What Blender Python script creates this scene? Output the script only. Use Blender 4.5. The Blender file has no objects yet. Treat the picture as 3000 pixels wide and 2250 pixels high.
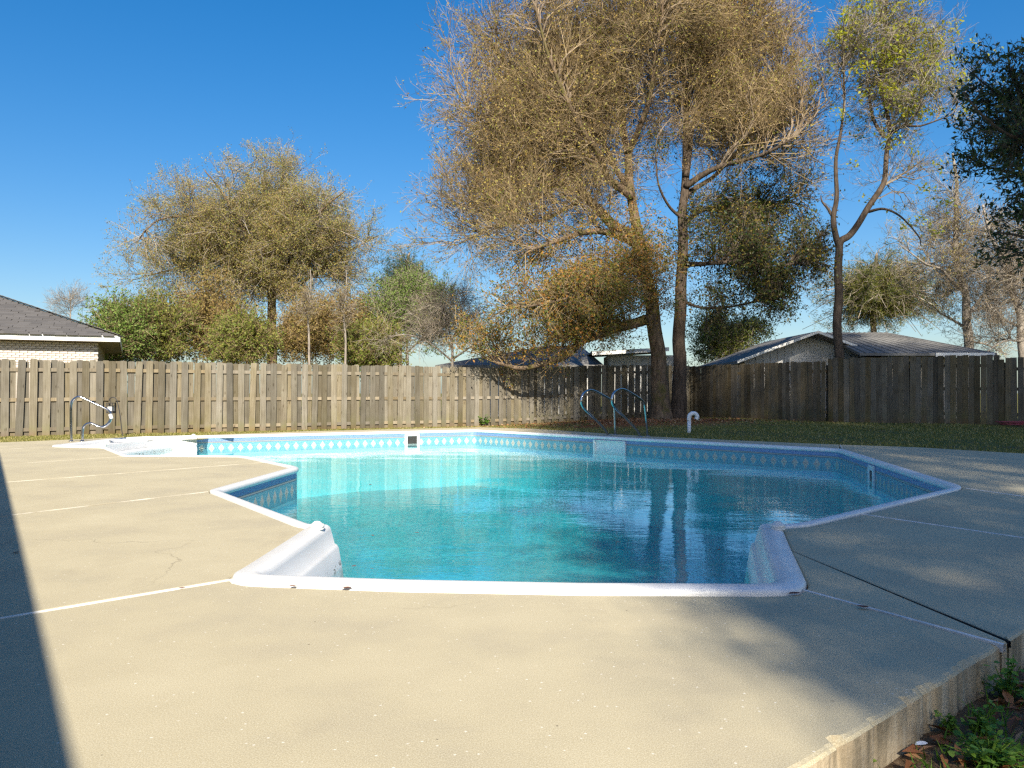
import bpy, bmesh, math, random
import numpy as np
from mathutils import Vector, Matrix, noise
C = bpy.context.scene.collection
R = math.radians
random.seed(7)

# ------------------------------------------------------------------ camera, sky, sun, exposure
F, HZ, EYE = 2400.0, 1151.0, 1.0
cd = bpy.data.cameras.new('camera'); cam = bpy.data.objects.new('camera', cd); C.objects.link(cam)
cam.location = (0, 0, EYE); cam.rotation_euler = (R(90), 0, 0)
cd.sensor_width = 36; cd.lens = F / 3000 * 36; cd.shift_y = (HZ - 1125) / 3000
cd.clip_start = .05; cd.clip_end = 3000
bpy.context.scene.camera = cam
SUN_EL, SUN_X = 33.0, 0.10                       # elevation; the sun stands behind the camera, a little to the right
sdir = Vector((SUN_X, -math.sqrt(1 - SUN_X ** 2), 0)) * math.cos(R(SUN_EL)) + Vector((0, 0, math.sin(R(SUN_EL))))
w = bpy.data.worlds.new('World'); bpy.context.scene.world = w; w.use_nodes = True
wn = w.node_tree.nodes; sky = wn.new('ShaderNodeTexSky'); sky.sky_type = 'NISHITA'; sky.sun_disc = False
sky.sun_elevation = R(SUN_EL); sky.sun_rotation = math.atan2(sdir.x, sdir.y)
sky.air_density = 1.0; sky.dust_density = 1.2; sky.ozone_density = 3.6; sky.altitude = 0
bg = wn['Background']; hs = wn.new('ShaderNodeHueSaturation'); hs.inputs['Saturation'].default_value = 1.58; hs.inputs['Hue'].default_value = .506
gm = wn.new('ShaderNodeGamma'); gm.inputs[1].default_value = .78; w.node_tree.links.new(sky.outputs[0], gm.inputs[0]); w.node_tree.links.new(gm.outputs[0], hs.inputs['Color']); w.node_tree.links.new(hs.outputs[0], bg.inputs[0]); bg.inputs[1].default_value = 0.116
sl = bpy.data.lights.new('sun', 'SUN'); so = bpy.data.objects.new('sun', sl); C.objects.link(so)
sl.energy = 4.9; sl.angle = R(0.53); sl.color = (1, .915, .765)
so.rotation_euler = sdir.to_track_quat('Z', 'Y').to_euler(); so.location = (0, -20, 30)
vs = bpy.context.scene.view_settings
bpy.context.scene.display_settings.display_device = 'sRGB'
vs.view_transform = 'Standard'; vs.look = 'None'; vs.exposure = 0.88; vs.gamma = 1
try: vs.use_curve_mapping = False
except Exception: pass
cy = bpy.context.scene.cycles
cy.max_bounces = 10; cy.transparent_max_bounces = 12; cy.transmission_bounces = 8; cy.sample_clamp_indirect = 5; cy.use_denoising = False; cy.pixel_filter_type = 'BLACKMAN_HARRIS'; cy.filter_width = 1.35

# ------------------------------------------------------------------ helpers
def P(x, y, z=0.0):                               # photo pixel -> point on the level z
    d = y - HZ; H = EYE - z
    return Vector(((x - 1500) / d * H, F * H / d, z))
def W(x, y, d):                                   # photo pixel -> point at distance d
    return Vector(((x - 1500) * d / F, d, EYE + (HZ - y) * d / F))
def tag(o, label=None, cat=None, group=None, kind=None):
    if label: o['label'] = label
    if cat: o['category'] = cat
    if group: o['group'] = group
    if kind: o['kind'] = kind
    return o
def thing(name, loc, label, cat, group=None, rz=0):
    o = bpy.data.objects.new(name, None); C.objects.link(o); o.location = loc; o.rotation_euler = (0, 0, rz)
    o.empty_display_size = .2
    return tag(o, label, cat, group)
def link(name, me, parent=None, loc=None, rot=None):
    o = bpy.data.objects.new(name, me); C.objects.link(o)
    if parent: o.parent = parent
    if loc is not None: o.location = loc
    if rot is not None: o.rotation_euler = rot
    return o
def obj(name, bm, m, parent=None, smooth=False, loc=None, rot=None, norm=True):
    if norm: bmesh.ops.recalc_face_normals(bm, faces=bm.faces)
    me = bpy.data.meshes.new(name); bm.to_mesh(me); bm.free()
    if m: me.materials.append(m)
    if smooth: me.polygons.foreach_set('use_smooth', [True] * len(me.polygons))
    return link(name, me, parent, loc, rot)
def npmesh(name, v, f, m, parent=None, smooth=False, loc=None, kind=None):
    v = np.asarray(v, np.float32).reshape(-1, 3); f = np.asarray(f, np.int32); n, k = f.shape
    me = bpy.data.meshes.new(name)
    me.vertices.add(len(v)); me.vertices.foreach_set('co', v.ravel())
    me.loops.add(n * k); me.loops.foreach_set('vertex_index', f.ravel())
    me.polygons.add(n); me.polygons.foreach_set('loop_start', np.arange(0, n * k, k, dtype=np.int32))
    me.polygons.foreach_set('loop_total', np.full(n, k, np.int32))
    me.polygons.foreach_set('use_smooth', np.full(n, smooth))
    me.update(calc_edges=True); me.validate()
    if m: me.materials.append(m)
    o = link(name, me, parent, loc)
    if kind: o['kind'] = kind
    return o
def box(bm, c, s, rz=0, rx=0, ry=0):
    g = bmesh.ops.create_cube(bm, size=1)
    M = Matrix.Translation(c) @ Matrix.Rotation(rz, 4, 'Z') @ Matrix.Rotation(rx, 4, 'X') @ Matrix.Rotation(ry, 4, 'Y') @ Matrix.Diagonal((*s, 1))
    bmesh.ops.transform(bm, matrix=M, verts=g['verts']); return g['verts']
def bevel(bm, w_, seg=2):
    bmesh.ops.bevel(bm, geom=bm.edges[:], offset=w_, segments=seg, affect='EDGES', profile=.5)
def smooth_path(pts, n=8):                        # Catmull-Rom through points
    p = [Vector(q) for q in pts]; p = [2 * p[0] - p[1]] + p + [2 * p[-1] - p[-2]]; out = []
    for i in range(1, len(p) - 2):
        a, b, c, d = p[i - 1:i + 3]
        for k in range(n):
            t = k / n
            out.append(.5 * ((2 * b) + (c - a) * t + (2 * a - 5 * b + 4 * c - d) * t * t + (3 * b - a - 3 * c + d) * t ** 3))
    out.append(p[-2]); return out
def tube(bm, pts, r, sides=10, cap=True):
    pts = [Vector(p) for p in pts]; rings = []; u = None
    for i, p in enumerate(pts):
        t = (pts[min(i + 1, len(pts) - 1)] - pts[max(i - 1, 0)]).normalized()
        if u is None: u = t.orthogonal().normalized()
        u = (u - t * u.dot(t)).normalized(); v = t.cross(u)
        rr = r[i] if hasattr(r, '__len__') else r
        rings.append([bm.verts.new(p + (u * math.cos(a) + v * math.sin(a)) * rr) for a in [2 * math.pi * k / sides for k in range(sides)]])
    for a, b in zip(rings, rings[1:]):
        for k in range(sides): bm.faces.new((a[k], a[(k + 1) % sides], b[(k + 1) % sides], b[k]))
    if cap: bm.faces.new(rings[0][::-1]); bm.faces.new(rings[-1])
def lathe(bm, prof, c=(0, 0, 0), n=20):
    c = Vector(c); rings = []
    for r, z in prof: rings.append([bm.verts.new(c + Vector((r * math.cos(2 * math.pi * k / n), r * math.sin(2 * math.pi * k / n), z))) for k in range(n)])
    for a, b in zip(rings, rings[1:]):
        for k in range(n): bm.faces.new((a[k], a[(k + 1) % n], b[(k + 1) % n], b[k]))
    bm.faces.new(rings[0][::-1]); bm.faces.new(rings[-1])
def area2(p): return sum(p[i][0] * p[(i + 1) % len(p)][1] - p[(i + 1) % len(p)][0] * p[i][1] for i in range(len(p)))
def offset(path, d, closed=False):                # shift a plan polyline to its left by d (mitred)
    p = [Vector((q[0], q[1])) for q in path]; n = len(p); out = []
    for i in range(n):
        if closed: a, b = p[i] - p[i - 1], p[(i + 1) % n] - p[i]
        else:
            a = p[i] - p[i - 1] if i else p[1] - p[0]; b = p[i + 1] - p[i] if i < n - 1 else p[-1] - p[-2]
        a = a.normalized(); b = b.normalized(); na = Vector((-a.y, a.x)); nb = Vector((-b.y, b.x))
        m_ = (na + nb); m_ = m_ / max(.35, m_.dot(na)) if m_.length > 1e-6 else na
        out.append(p[i] + m_ * d)
    return out
def inside(poly, x, y):
    r = False; n = len(poly)
    for i in range(n):
        x1, y1 = poly[i][0], poly[i][1]; x2, y2 = poly[(i + 1) % n][0], poly[(i + 1) % n][1]
        if (y1 > y) != (y2 > y) and x < (x2 - x1) * (y - y1) / (y2 - y1) + x1: r = not r
    return r
def np_inside(poly, X, Y):
    r = np.zeros(X.shape, bool); n = len(poly)
    for i in range(n):
        x1, y1 = poly[i][0], poly[i][1]; x2, y2 = poly[(i + 1) % n][0], poly[(i + 1) % n][1]
        if y1 == y2: continue
        r ^= ((y1 > Y) != (y2 > Y)) & (X < (x2 - x1) * (Y - y1) / (y2 - y1) + x1)
    return r
def rounded(pts, r, n=4):                         # round the inner corners of an open plan path
    out = [Vector(pts[0][:2])]
    for i in range(1, len(pts) - 1):
        a, b, c = (Vector(q[:2]) for q in pts[i - 1:i + 2]); d1 = (a - b); d2 = (c - b); k = min(r, d1.length * .45, d2.length * .45)
        p1 = b + d1.normalized() * k; p2 = b + d2.normalized() * k
        for j in range(n + 1):
            t = j / n; out.append((1 - t) ** 2 * p1 + 2 * t * (1 - t) * b + t * t * p2)
    out.append(Vector(pts[-1][:2])); return out
def sweep(bm, path, prof, caps=True):             # profile (inset to the left, z) along a plan path
    cols = [[bm.verts.new((q.x, q.y, z)) for q in offset(path, d)] for d, z in prof]
    for a, b in zip(cols, cols[1:]):
        for i in range(len(a) - 1): bm.faces.new((a[i], a[i + 1], b[i + 1], b[i]))
    if caps and len(prof) > 2:
        bm.faces.new([c[0] for c in cols]); bm.faces.new([c[-1] for c in cols][::-1])
    return cols

# ------------------------------------------------------------------ materials
class NT:
    def __init__(s, name):
        s.m = bpy.data.materials.new(name); s.m.use_nodes = True; s.t = s.m.node_tree; s.n = s.t.nodes; s.b = s.n['Principled BSDF']
    def add(s, typ, **kw):
        nd = s.n.new(typ)
        for k, v in kw.items():
            if k.startswith('i_'): nd.inputs[k[2:].replace('_', ' ')].default_value = v
            else: setattr(nd, k, v)
        return nd
    def l(s, a, b): s.t.links.new(a, b)
    def pos(s, kind='pos', scale=(1, 1, 1)):
        if kind == 'pos': o = s.add('ShaderNodeNewGeometry').outputs['Position']
        elif kind == 'uv': o = s.add('ShaderNodeTexCoord').outputs['UV']
        else: o = s.add('ShaderNodeTexCoord').outputs['Object']
        if scale == (1, 1, 1): return o
        mp = s.add('ShaderNodeMapping'); mp.inputs['Scale'].default_value = scale; s.l(o, mp.inputs['Vector']); return mp.outputs[0]
    def noise(s, vec, scale, detail=4, rough=.55):
        nd = s.add('ShaderNodeTexNoise', i_Scale=scale, i_Detail=detail, i_Roughness=rough); s.l(vec, nd.inputs['Vector']); return nd.outputs['Fac']
    def ramp(s, fac, stops, interp='LINEAR'):
        nd = s.add('ShaderNodeValToRGB'); cr = nd.color_ramp; cr.interpolation = interp
        while len(cr.elements) < len(stops): cr.elements.new(.5)
        for e, (p, c) in zip(cr.elements, stops):
            e.position = p; e.color = (*c, 1) if hasattr(c, '__len__') else (c, c, c, 1)
        s.l(fac, nd.inputs[0]); return nd.outputs[0]
    def mix(s, a, b, fac, mode='MIX'):
        nd = s.add('ShaderNodeMix', data_type='RGBA', blend_type=mode)
        for v, i in ((fac, 0), (a, 6), (b, 7)):
            if hasattr(v, 'links') or hasattr(v, 'is_linked'): s.l(v, nd.inputs[i])
            elif i == 0: nd.inputs[0].default_value = v
            else: nd.inputs[i].default_value = (*v, 1) if hasattr(v, '__len__') else (v, v, v, 1)
        return nd.outputs[2]
    def math(s, op, a, b=None, c=None):
        nd = s.add('ShaderNodeMath', operation=op)
        for i, v in enumerate((a, b, c)):
            if v is None: continue
            if hasattr(v, 'is_linked'): s.l(v, nd.inputs[i])
            else: nd.inputs[i].default_value = v
        return nd.outputs[0]
    def out(s, col, rough=.8, bump=None, bs=.3, bd=.01, spec=.3, metal=0):
        if hasattr(col, 'is_linked'): s.l(col, s.b.inputs['Base Color'])
        else: s.b.inputs['Base Color'].default_value = (*col, 1)
        if hasattr(rough, 'is_linked'): s.l(rough, s.b.inputs['Roughness'])
        else: s.b.inputs['Roughness'].default_value = rough
        s.b.inputs['Specular IOR Level'].default_value = spec; s.b.inputs['Metallic'].default_value = metal
        if bump is not None:
            b = s.add('ShaderNodeBump', i_Strength=bs, i_Distance=bd); s.l(bump, b.inputs['Height']); s.l(b.outputs[0], s.b.inputs['Normal'])
        return s.m
def m_plain(name, c, rough=.5, var=.12, scale=8, spec=.4, metal=0, bump=.1):
    s = NT(name); p = s.pos('obj'); n = s.noise(p, scale); c = np.array(c)
    return s.out(s.ramp(n, [(.3, tuple(c * (1 - var))), (.7, tuple(np.minimum(c * (1 + var), .95)))]), rough, s.noise(p, scale * 6), bump, .004, spec, metal)
def m_bark(name, c1, c2, moss=None):
    s = NT(name); p = s.pos('pos', (1, 1, .25)); n = s.noise(p, 14, 6, .65); col = s.ramp(n, [(.32, c1), (.68, c2)])
    if moss: col = s.mix(col, moss, s.ramp(s.noise(s.pos(), 2.2, 3), [(.52, 0), (.64, .75)]))
    return s.out(col, .95, n, .9, .03, .1)
def m_leaf(name, cols, trans=.25, rough=.55):
    s = NT(name); g = s.add('ShaderNodeNewGeometry'); n = s.noise(s.pos(), .55, 2)
    f = s.math('ADD', s.math('MULTIPLY', g.outputs['Random Per Island'], .62), s.math('MULTIPLY', n, .38))
    k = len(cols); col = s.ramp(f, [((i + .5) / k * .8 + .1, c) for i, c in enumerate(cols)])
    s.out(col, rough, spec=.25)
    tr = s.add('ShaderNodeBsdfTranslucent'); s.l(col, tr.inputs[0]); mx = s.add('ShaderNodeMixShader'); mx.inputs[0].default_value = trans
    s.l(s.b.outputs[0], mx.inputs[1]); s.l(tr.outputs[0], mx.inputs[2]); s.l(mx.outputs[0], s.n['Material Output'].inputs[0]); return s.m
def m_wood(name, c1, c2, green=.5, dark=1.0, foot=True):
    s = NT(name); oi = s.add('ShaderNodeObjectInfo').outputs['Random']; o = s.pos('obj')
    off = s.add('ShaderNodeVectorMath', operation='ADD'); cb = s.add('ShaderNodeCombineXYZ')
    s.l(s.math('MULTIPLY', oi, 37.), cb.inputs[0]); s.l(s.math('MULTIPLY', oi, 91.), cb.inputs[2]); s.l(o, off.inputs[0]); s.l(cb.outputs[0], off.inputs[1])
    mp = s.add('ShaderNodeMapping'); mp.inputs['Scale'].default_value = (38, 38, 1.6); s.l(off.outputs[0], mp.inputs[0])
    gr = s.noise(mp.outputs[0], 1.0, 6, .62)
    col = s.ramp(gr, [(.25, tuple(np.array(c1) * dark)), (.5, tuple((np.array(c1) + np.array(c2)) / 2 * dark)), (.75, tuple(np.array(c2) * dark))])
    bl = s.noise(off.outputs[0], 1.7, 3)
    col = s.mix(col, (.27 * dark, .245 * dark, .20 * dark), s.ramp(bl, [(.45, 0), (.7, .45)]))
    vo = s.add('ShaderNodeTexVoronoi', i_Scale=1); mv = s.add('ShaderNodeMapping'); mv.inputs['Scale'].default_value = (9, 9, 2.6); s.l(off.outputs[0], mv.inputs[0]); s.l(mv.outputs[0], vo.inputs['Vector'])
    col = s.mix(col, (.06, .045, .03), s.ramp(vo.outputs['Distance'], [(.06, .85), (.16, 0)]))
    sep = s.add('ShaderNodeSeparateXYZ'); s.l(o, sep.inputs[0])
    gfac = s.math('MULTIPLY', s.ramp(sep.outputs[2], [(.0, .9), (.38, .25), (.8, .1)]), s.ramp(s.noise(off.outputs[0], 2.3, 3), [(.35, .15), (.65, 1.)]))
    col = s.mix(col, (.17 * dark, .165 * dark, .065 * dark), s.math('MULTIPLY', gfac, green))
    if foot: red = s.ramp(sep.outputs[2], [(.0, .55), (.19, 0)]); col = s.mix(col, (.19 * dark, .115 * dark, .07 * dark), red)
    hv = s.add('ShaderNodeHueSaturation'); s.l(s.math('ADD', .62, s.math('MULTIPLY', oi, .66)), hv.inputs['Value']); s.l(col, hv.inputs['Color'])
    s.l(s.math('ADD', .75, s.math('MULTIPLY', s.math('FRACT', s.math('MULTIPLY', oi, 13.7)), .5)), hv.inputs['Saturation'])
    return s.out(hv.outputs[0], .9, gr, .5, .006, .15)

def build_mats():
    M = {}
    # beige aggregate deck
    s = NT('deck_concrete'); p = s.pos(); a = s.noise(p, 1.3, 5, .6); f = s.noise(p, 230, 2, .5); g = s.noise(p, 45, 3)
    col = s.ramp(a, [(.28, (.385, .335, .23)), (.5, (.49, .425, .272)), (.72, (.565, .495, .325))])
    col = s.mix(col, s.ramp(f, [(.3, (.28, .235, .16)), (.5, (.49, .425, .295)), (.68, (.74, .69, .55))]), .42)
    v = s.add('ShaderNodeTexVoronoi', i_Scale=19); s.l(p, v.inputs['Vector'])
    col = s.mix(col, (.80, .76, .66), s.ramp(v.outputs['Distance'], [(.05, .8), (.10, 0)]))
    v2 = s.add('ShaderNodeTexVoronoi', i_Scale=6.3); s.l(p, v2.inputs['Vector'])
    col = s.mix(col, (.10, .08, .06), s.ramp(v2.outputs['Distance'], [(.018, .8), (.035, 0)]))
    vc = s.add('ShaderNodeTexVoronoi', i_Scale=.42, feature='DISTANCE_TO_EDGE'); wv = s.add('ShaderNodeVectorMath', operation='ADD'); nz = s.add('ShaderNodeTexNoise', i_Scale=2.2, i_Detail=5.); s.l(p, nz.inputs['Vector'])
    sc_ = s.add('ShaderNodeVectorMath', operation='SCALE'); s.l(nz.outputs['Color'], sc_.inputs[0]); sc_.inputs['Scale'].default_value = .55; s.l(p, wv.inputs[0]); s.l(sc_.outputs[0], wv.inputs[1]); s.l(wv.outputs[0], vc.inputs['Vector'])
    crk = s.math('MULTIPLY', s.ramp(vc.outputs['Distance'], [(.0, .8), (.0022, 0)]), s.ramp(s.noise(p, .5, 2), [(.50, 0), (.60, 1)])); col = s.mix(col, (.16, .13, .09), s.math('MULTIPLY', crk, .55))
    st = s.noise(s.pos('pos', (1, .55, 1)), 2.7, 5, .7)
    col = s.mix(col, (.30, .25, .18), s.ramp(st, [(.58, 0), (.78, .30)]))
    # slab edges: rough, dirty, streaked down the face
    geo = s.add('ShaderNodeNewGeometry'); sp = s.add('ShaderNodeSeparateXYZ'); s.l(geo.outputs['True Normal'], sp.inputs[0])
    side = s.ramp(sp.outputs[2], [(.25, 1), (.6, 0)])
    sk = s.noise(s.pos('pos', (9, 9, 1.1)), 1.0, 5, .7)
    dirt = s.ramp(sk, [(.30, (.10, .085, .06)), (.5, (.42, .33, .22)), (.62, (.60, .50, .36))])
    col = s.mix(col, dirt, s.math('MULTIPLY', side, .8))
    h = s.math('ADD', s.math('MULTIPLY', f, .6), s.math('MULTIPLY', g, .4)); h = s.math('ADD', h, s.math('MULTIPLY', s.math('MULTIPLY', side, s.noise(p, 40, 4)), 6))
    M['deck'] = s.out(col, .92, h, .32, .004, .2)
    s = NT('white_caulk'); M['caulk'] = s.out(s.ramp(s.noise(s.pos(), 12, 4), [(.35, (.62, .60, .55)), (.6, (.80, .78, .74))]), .7)
    s = NT('dirty_caulk'); M['caulk2'] = s.out(s.ramp(s.noise(s.pos(), 2.5, 4), [(.40, (.40, .35, .25)), (.62, (.70, .66, .56))]), .8)
    s = NT('black_joint'); M['black'] = s.out((.025, .024, .022), .8)
    # white fibreglass / vinyl
    s = NT('white_fibreglass'); p = s.pos(); col = s.ramp(s.noise(p, 3, 4), [(.3, (.76, .755, .74)), (.7, (.82, .82, .81))])
    sz = s.add('ShaderNodeSeparateXYZ'); s.l(p, sz.inputs[0]); band = s.ramp(s.math('ADD', sz.outputs[2], .5), [(.20, 0), (.215, 1), (.255, 1), (.275, 0)])
    col = s.mix(col, (.16, .12, .07), s.math('MULTIPLY', band, s.ramp(s.noise(s.pos('pos', (14, 14, 30)), 1, 4, .7), [(.54, 0), (.60, .8)])))
    M['fib'] = s.out(col, .28, s.noise(p, 220, 2), .04, .002, .45)
    s = NT('white_coping'); p = s.pos(); M['coping'] = s.out(s.ramp(s.noise(p, 4, 4), [(.3, (.72, .72, .71)), (.7, (.80, .80, .79))]), .35, spec=.45)
    # liner walls: UV u = metres along, v = z
    s = NT('pool_liner_wall'); uv = s.pos('uv'); sx = s.add('ShaderNodeSeparateXYZ'); s.l(uv, sx.inputs[0]); u, v = sx.outputs[0], sx.outputs[1]
    sp_ = s.noise(s.pos('uv', (1, 1, 1)), 95, 3, .7)
    speck = s.ramp(sp_, [(.38, (.05, .11, .30)), (.5, (.13, .24, .48)), (.62, (.42, .52, .66))])
    tile = s.ramp(s.noise(uv, 60, 3, .7), [(.34, (.05, .20, .27)), (.5, (.11, .32, .40)), (.66, (.36, .55, .60))])
    pu = s.math('SUBTRACT', s.math('FRACT', s.math('DIVIDE', u, .215)), .5)
    ax = s.math('ABSOLUTE', pu); dz = s.math('ABSOLUTE', s.math('DIVIDE', s.math('ADD', v, .275), .215))
    dm = s.math('ADD', ax, s.math('MULTIPLY', dz, .72))
    ring = s.math('SINE', s.math('MULTIPLY', dm, 62.))
    dia = s.mix((.56, .55, .50), (.24, .17, .12), s.math('MULTIPLY', s.math('GREATER_THAN', ring, .25), .85))
    tile = s.mix(tile, dia, s.math('LESS_THAN', dm, .30))
    floor = s.ramp(s.noise(uv, 7, 5, .7), [(.3, (.24, .70, .78)), (.6, (.36, .78, .84))])
    stops = s.add('ShaderNodeMath', operation='ADD'); vv = s.math('MULTIPLY', v, -1.)
    col = s.mix(speck, (.20, .21, .22), s.math('GREATER_THAN', vv, .125))
    col = s.mix(col, (.36, .36, .35), s.math('GREATER_THAN', vv, .137))
    col = s.mix(col, (.12, .15, .19), s.math('GREATER_THAN', vv, .150))
    col = s.mix(col, tile, s.math('GREATER_THAN', vv, .160)); col = s.mix(col, floor, s.math('GREATER_THAN', vv, .40))
    M['liner'] = s.out(col, .35, spec=.4)
    s = NT('pool_liner_floor'); p = s.pos(); n1 = s.noise(p, 9, 6, .75); n2 = s.noise(p, .9, 3)
    col = s.ramp(n1, [(.32, (.06, .36, .44)), (.5, (.14, .54, .60)), (.66, (.32, .70, .72))])
    col = s.mix(col, (.08, .36, .37), s.ramp(n2, [(.45, 0), (.7, .4)])); M['floor'] = s.out(col, .5, spec=.3)
    # water
    s = NT('pool_water'); p = s.pos()
    n = s.math('ADD', s.noise(s.pos('pos', (.8, 1.3, 1)), 4.5, 3, .55), s.math('MULTIPLY', s.noise(s.pos('pos', (.7, 1.2, 1)), 17, 2, .5), .26))
    area = s.ramp(s.noise(p, .28, 2), [(.35, .5), (.62, 1.)])
    b = s.add('ShaderNodeBump', i_Distance=.010); s.l(s.math('MULTIPLY', area, .30), b.inputs['Strength']); s.l(n, b.inputs['Height'])
    rf = s.add('ShaderNodeBsdfTransparent'); rf.inputs[0].default_value = (.90, .985, .98, 1)
    gl = s.add('ShaderNodeBsdfGlossy', i_Roughness=0.0); gl.inputs[0].default_value = (1, 1, 1, 1)
    s.l(b.outputs[0], gl.inputs['Normal'])
    dt = s.add('ShaderNodeVectorMath', operation='DOT_PRODUCT'); s.l(s.add('ShaderNodeNewGeometry').outputs['Incoming'], dt.inputs[0]); s.l(b.outputs[0], dt.inputs[1])
    fres = s.math('ADD', .02, s.math('MULTIPLY', .98, s.math('POWER', s.math('MAXIMUM', s.math('SUBTRACT', 1., s.math('ABSOLUTE', dt.outputs['Value'])), 0.), 5.)))   # Schlick, the same from both sides
    mx = s.add('ShaderNodeMixShader'); s.l(fres, mx.inputs[0]); s.l(rf.outputs[0], mx.inputs[1]); s.l(gl.outputs[0], mx.inputs[2])
    s.l(mx.outputs[0], s.n['Material Output'].inputs[0]); s.n.remove(s.b)
    va = s.add('ShaderNodeVolumeAbsorption', i_Density=.15); va.inputs[0].default_value = (.02, .86, .90, 1); s.l(va.outputs[0], s.n['Material Output'].inputs[1]); M['water'] = s.m
    # ground
    s = NT('ground_soil_grass'); p = s.pos(); a = s.noise(p, .8, 5, .65); f = s.noise(p, 30, 4, .7)
    grass = s.ramp(f, [(.3, (.08, .09, .022)), (.55, (.17, .165, .045)), (.75, (.27, .23, .10))])
    soil = s.ramp(f, [(.3, (.07, .045, .028)), (.6, (.22, .15, .09)), (.8, (.34, .27, .18))])
    v = s.add('ShaderNodeVectorMath', operation='DISTANCE'); s.l(p, v.inputs[0]); v.inputs[1].default_value = (2.5, 3.0, -.2)
    near = s.ramp(s.math('DIVIDE', v.outputs['Value'], 6.), [(.8, 1), (1., 0)])
    v2 = s.add('ShaderNodeVectorMath', operation='DISTANCE'); s.l(p, v2.inputs[0]); v2.inputs[1].default_value = (3.6, 26.0, .1)
    lit = s.ramp(s.math('ADD', s.math('DIVIDE', v2.outputs['Value'], 8.), s.math('MULTIPLY', a, .45)), [(.55, 1), (.82, 0)])
    col = s.mix(grass, soil, s.ramp(a, [(.5, 0), (.7, .7)])); col = s.mix(col, soil, near)
    straw = s.ramp(s.noise(p, 40, 4, .7), [(.3, (.13, .05, .02)), (.6, (.40, .16, .06)), (.8, (.55, .32, .16))])
    col = s.mix(col, straw, lit); M['ground'] = s.out(col, .95, f, .8, .03, .1)
    M['grass'] = m_leaf('grass_blade', [(.13, .15, .03), (.22, .22, .05), (.34, .30, .10), (.44, .38, .18)], .3)
    M['straw'] = m_leaf('dry_leaf', [(.12, .05, .02), (.30, .12, .05), (.42, .20, .09), (.5, .36, .22)], .15)
    M['weed'] = m_leaf('weed_leaf', [(.08, .19, .025), (.16, .32, .04), (.28, .42, .07)], .35)
    # woods
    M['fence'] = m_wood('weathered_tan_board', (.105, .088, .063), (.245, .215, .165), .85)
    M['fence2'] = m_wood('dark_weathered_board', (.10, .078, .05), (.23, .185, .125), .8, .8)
    M['rail'] = m_wood('fence_rail_wood', (.17, .135, .09), (.29, .245, .175), .0, 1., False)
    # metal etc
    M['steel'] = m_plain('polished_steel', (.42, .43, .45), .10, .06, 20, .5, 1.0, .03)
    M['iron'] = m_plain('dark_iron', (.035, .035, .04), .5, .2, 20)
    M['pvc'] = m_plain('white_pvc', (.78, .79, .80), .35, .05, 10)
    M['panel'] = m_plain('frosted_panel', (.74, .73, .70), .4, .05)
    M['cap'] = m_plain('white_cap_plastic', (.80, .78, .72), .4, .04)
    M['dark'] = m_plain('dark_opening', (.03, .028, .025), .7, .2)
    M['white'] = m_plain('white_paint', (.78, .77, .74), .5, .06, 4)
    M['soffit'] = m_plain('tan_soffit', (.30, .24, .19), .7, .1, 6)
    M['whitebrick'] = m_plain('whitewashed_brick', (.62, .56, .51), .9, .28, 14, .1, 0, .4)
    M['mortar'] = m_plain('pale_mortar', (.42, .37, .32), .95, .1, 20, .1)
    s = NT('grey_shingle'); oi = s.add('ShaderNodeObjectInfo').outputs['Random']; f = s.noise(s.pos('obj'), 60, 3, .7)
    c = s.mix(s.ramp(oi, [(.1, (.095, .088, .086)), (.5, (.115, .106, .102)), (.9, (.135, .125, .12))]), s.ramp(f, [(.3, .02), (.7, .22)]), .3); M['shingle'] = s.out(c, .95, f, .5, .004, .1)
    s = NT('grey_metal_roof'); f = s.noise(s.pos('pos', (.6, 3, 1)), 1.6, 5, .7); M['roof'] = s.out(s.ramp(f, [(.3, (.12, .117, .112)), (.7, (.28, .27, .255))]), .85, f, .3, .01, .2)
    s = NT('pale_siding'); f = s.noise(s.pos(), 2, 4); M['siding'] = s.out(s.ramp(f, [(.3, (.52, .51, .49)), (.7, (.66, .65, .63))]), .8)
    M['tanwall'] = m_plain('tan_stucco', (.42, .36, .28), .9, .1, 3)
    M['hose'] = m_plain('pink_rubber', (.26, .05, .07), .5, .2, 10)
    M['flake'] = m_plain('rust_brown_leaf', (.17, .065, .04), .8, .4, 30)
    M['litter'] = m_plain('pale_paper', (.75, .78, .85), .6, .05)
    # barks and foliage
    M['bark_oak'] = m_bark('oak_bark', (.07, .05, .035), (.25, .18, .12), (.11, .10, .03))
    M['bark_grey'] = m_bark('grey_bark', (.13, .10, .075), (.35, .275, .20))
    M['bark_pale'] = m_bark('pale_grey_bark', (.16, .14, .12), (.40, .35, .30))
    M['bark_dark'] = m_bark('dark_bark', (.045, .036, .028), (.14, .105, .08))
    M['twig_tan'] = m_leaf('tan_twig', [(.10, .072, .045), (.21, .15, .08), (.31, .225, .12), (.42, .32, .19)], 0.0, .8)
    M['twig_grey'] = m_leaf('grey_twig', [(.09, .07, .05), (.20, .16, .12), (.30, .25, .195), (.42, .37, .30)], 0.0, .8)
    M['twig_dark'] = m_leaf('dark_twig', [(.05, .04, .03), (.09, .07, .05), (.13, .10, .07)], 0.0, .8)
    M['bud'] = m_leaf('brown_olive_bud', [(.26, .16, .05), (.38, .27, .07), (.36, .31, .07), (.27, .29, .06)], .3)
    M['bud_l'] = m_leaf('olive_young_leaf', [(.36, .24, .11), (.39, .31, .10), (.33, .31, .075), (.22, .26, .06)], .3)
    M['leaf_orange'] = m_leaf('orange_green_leaf', [(.09, .14, .025), (.19, .19, .035), (.36, .23, .04), (.46, .19, .04)], .35)
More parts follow.
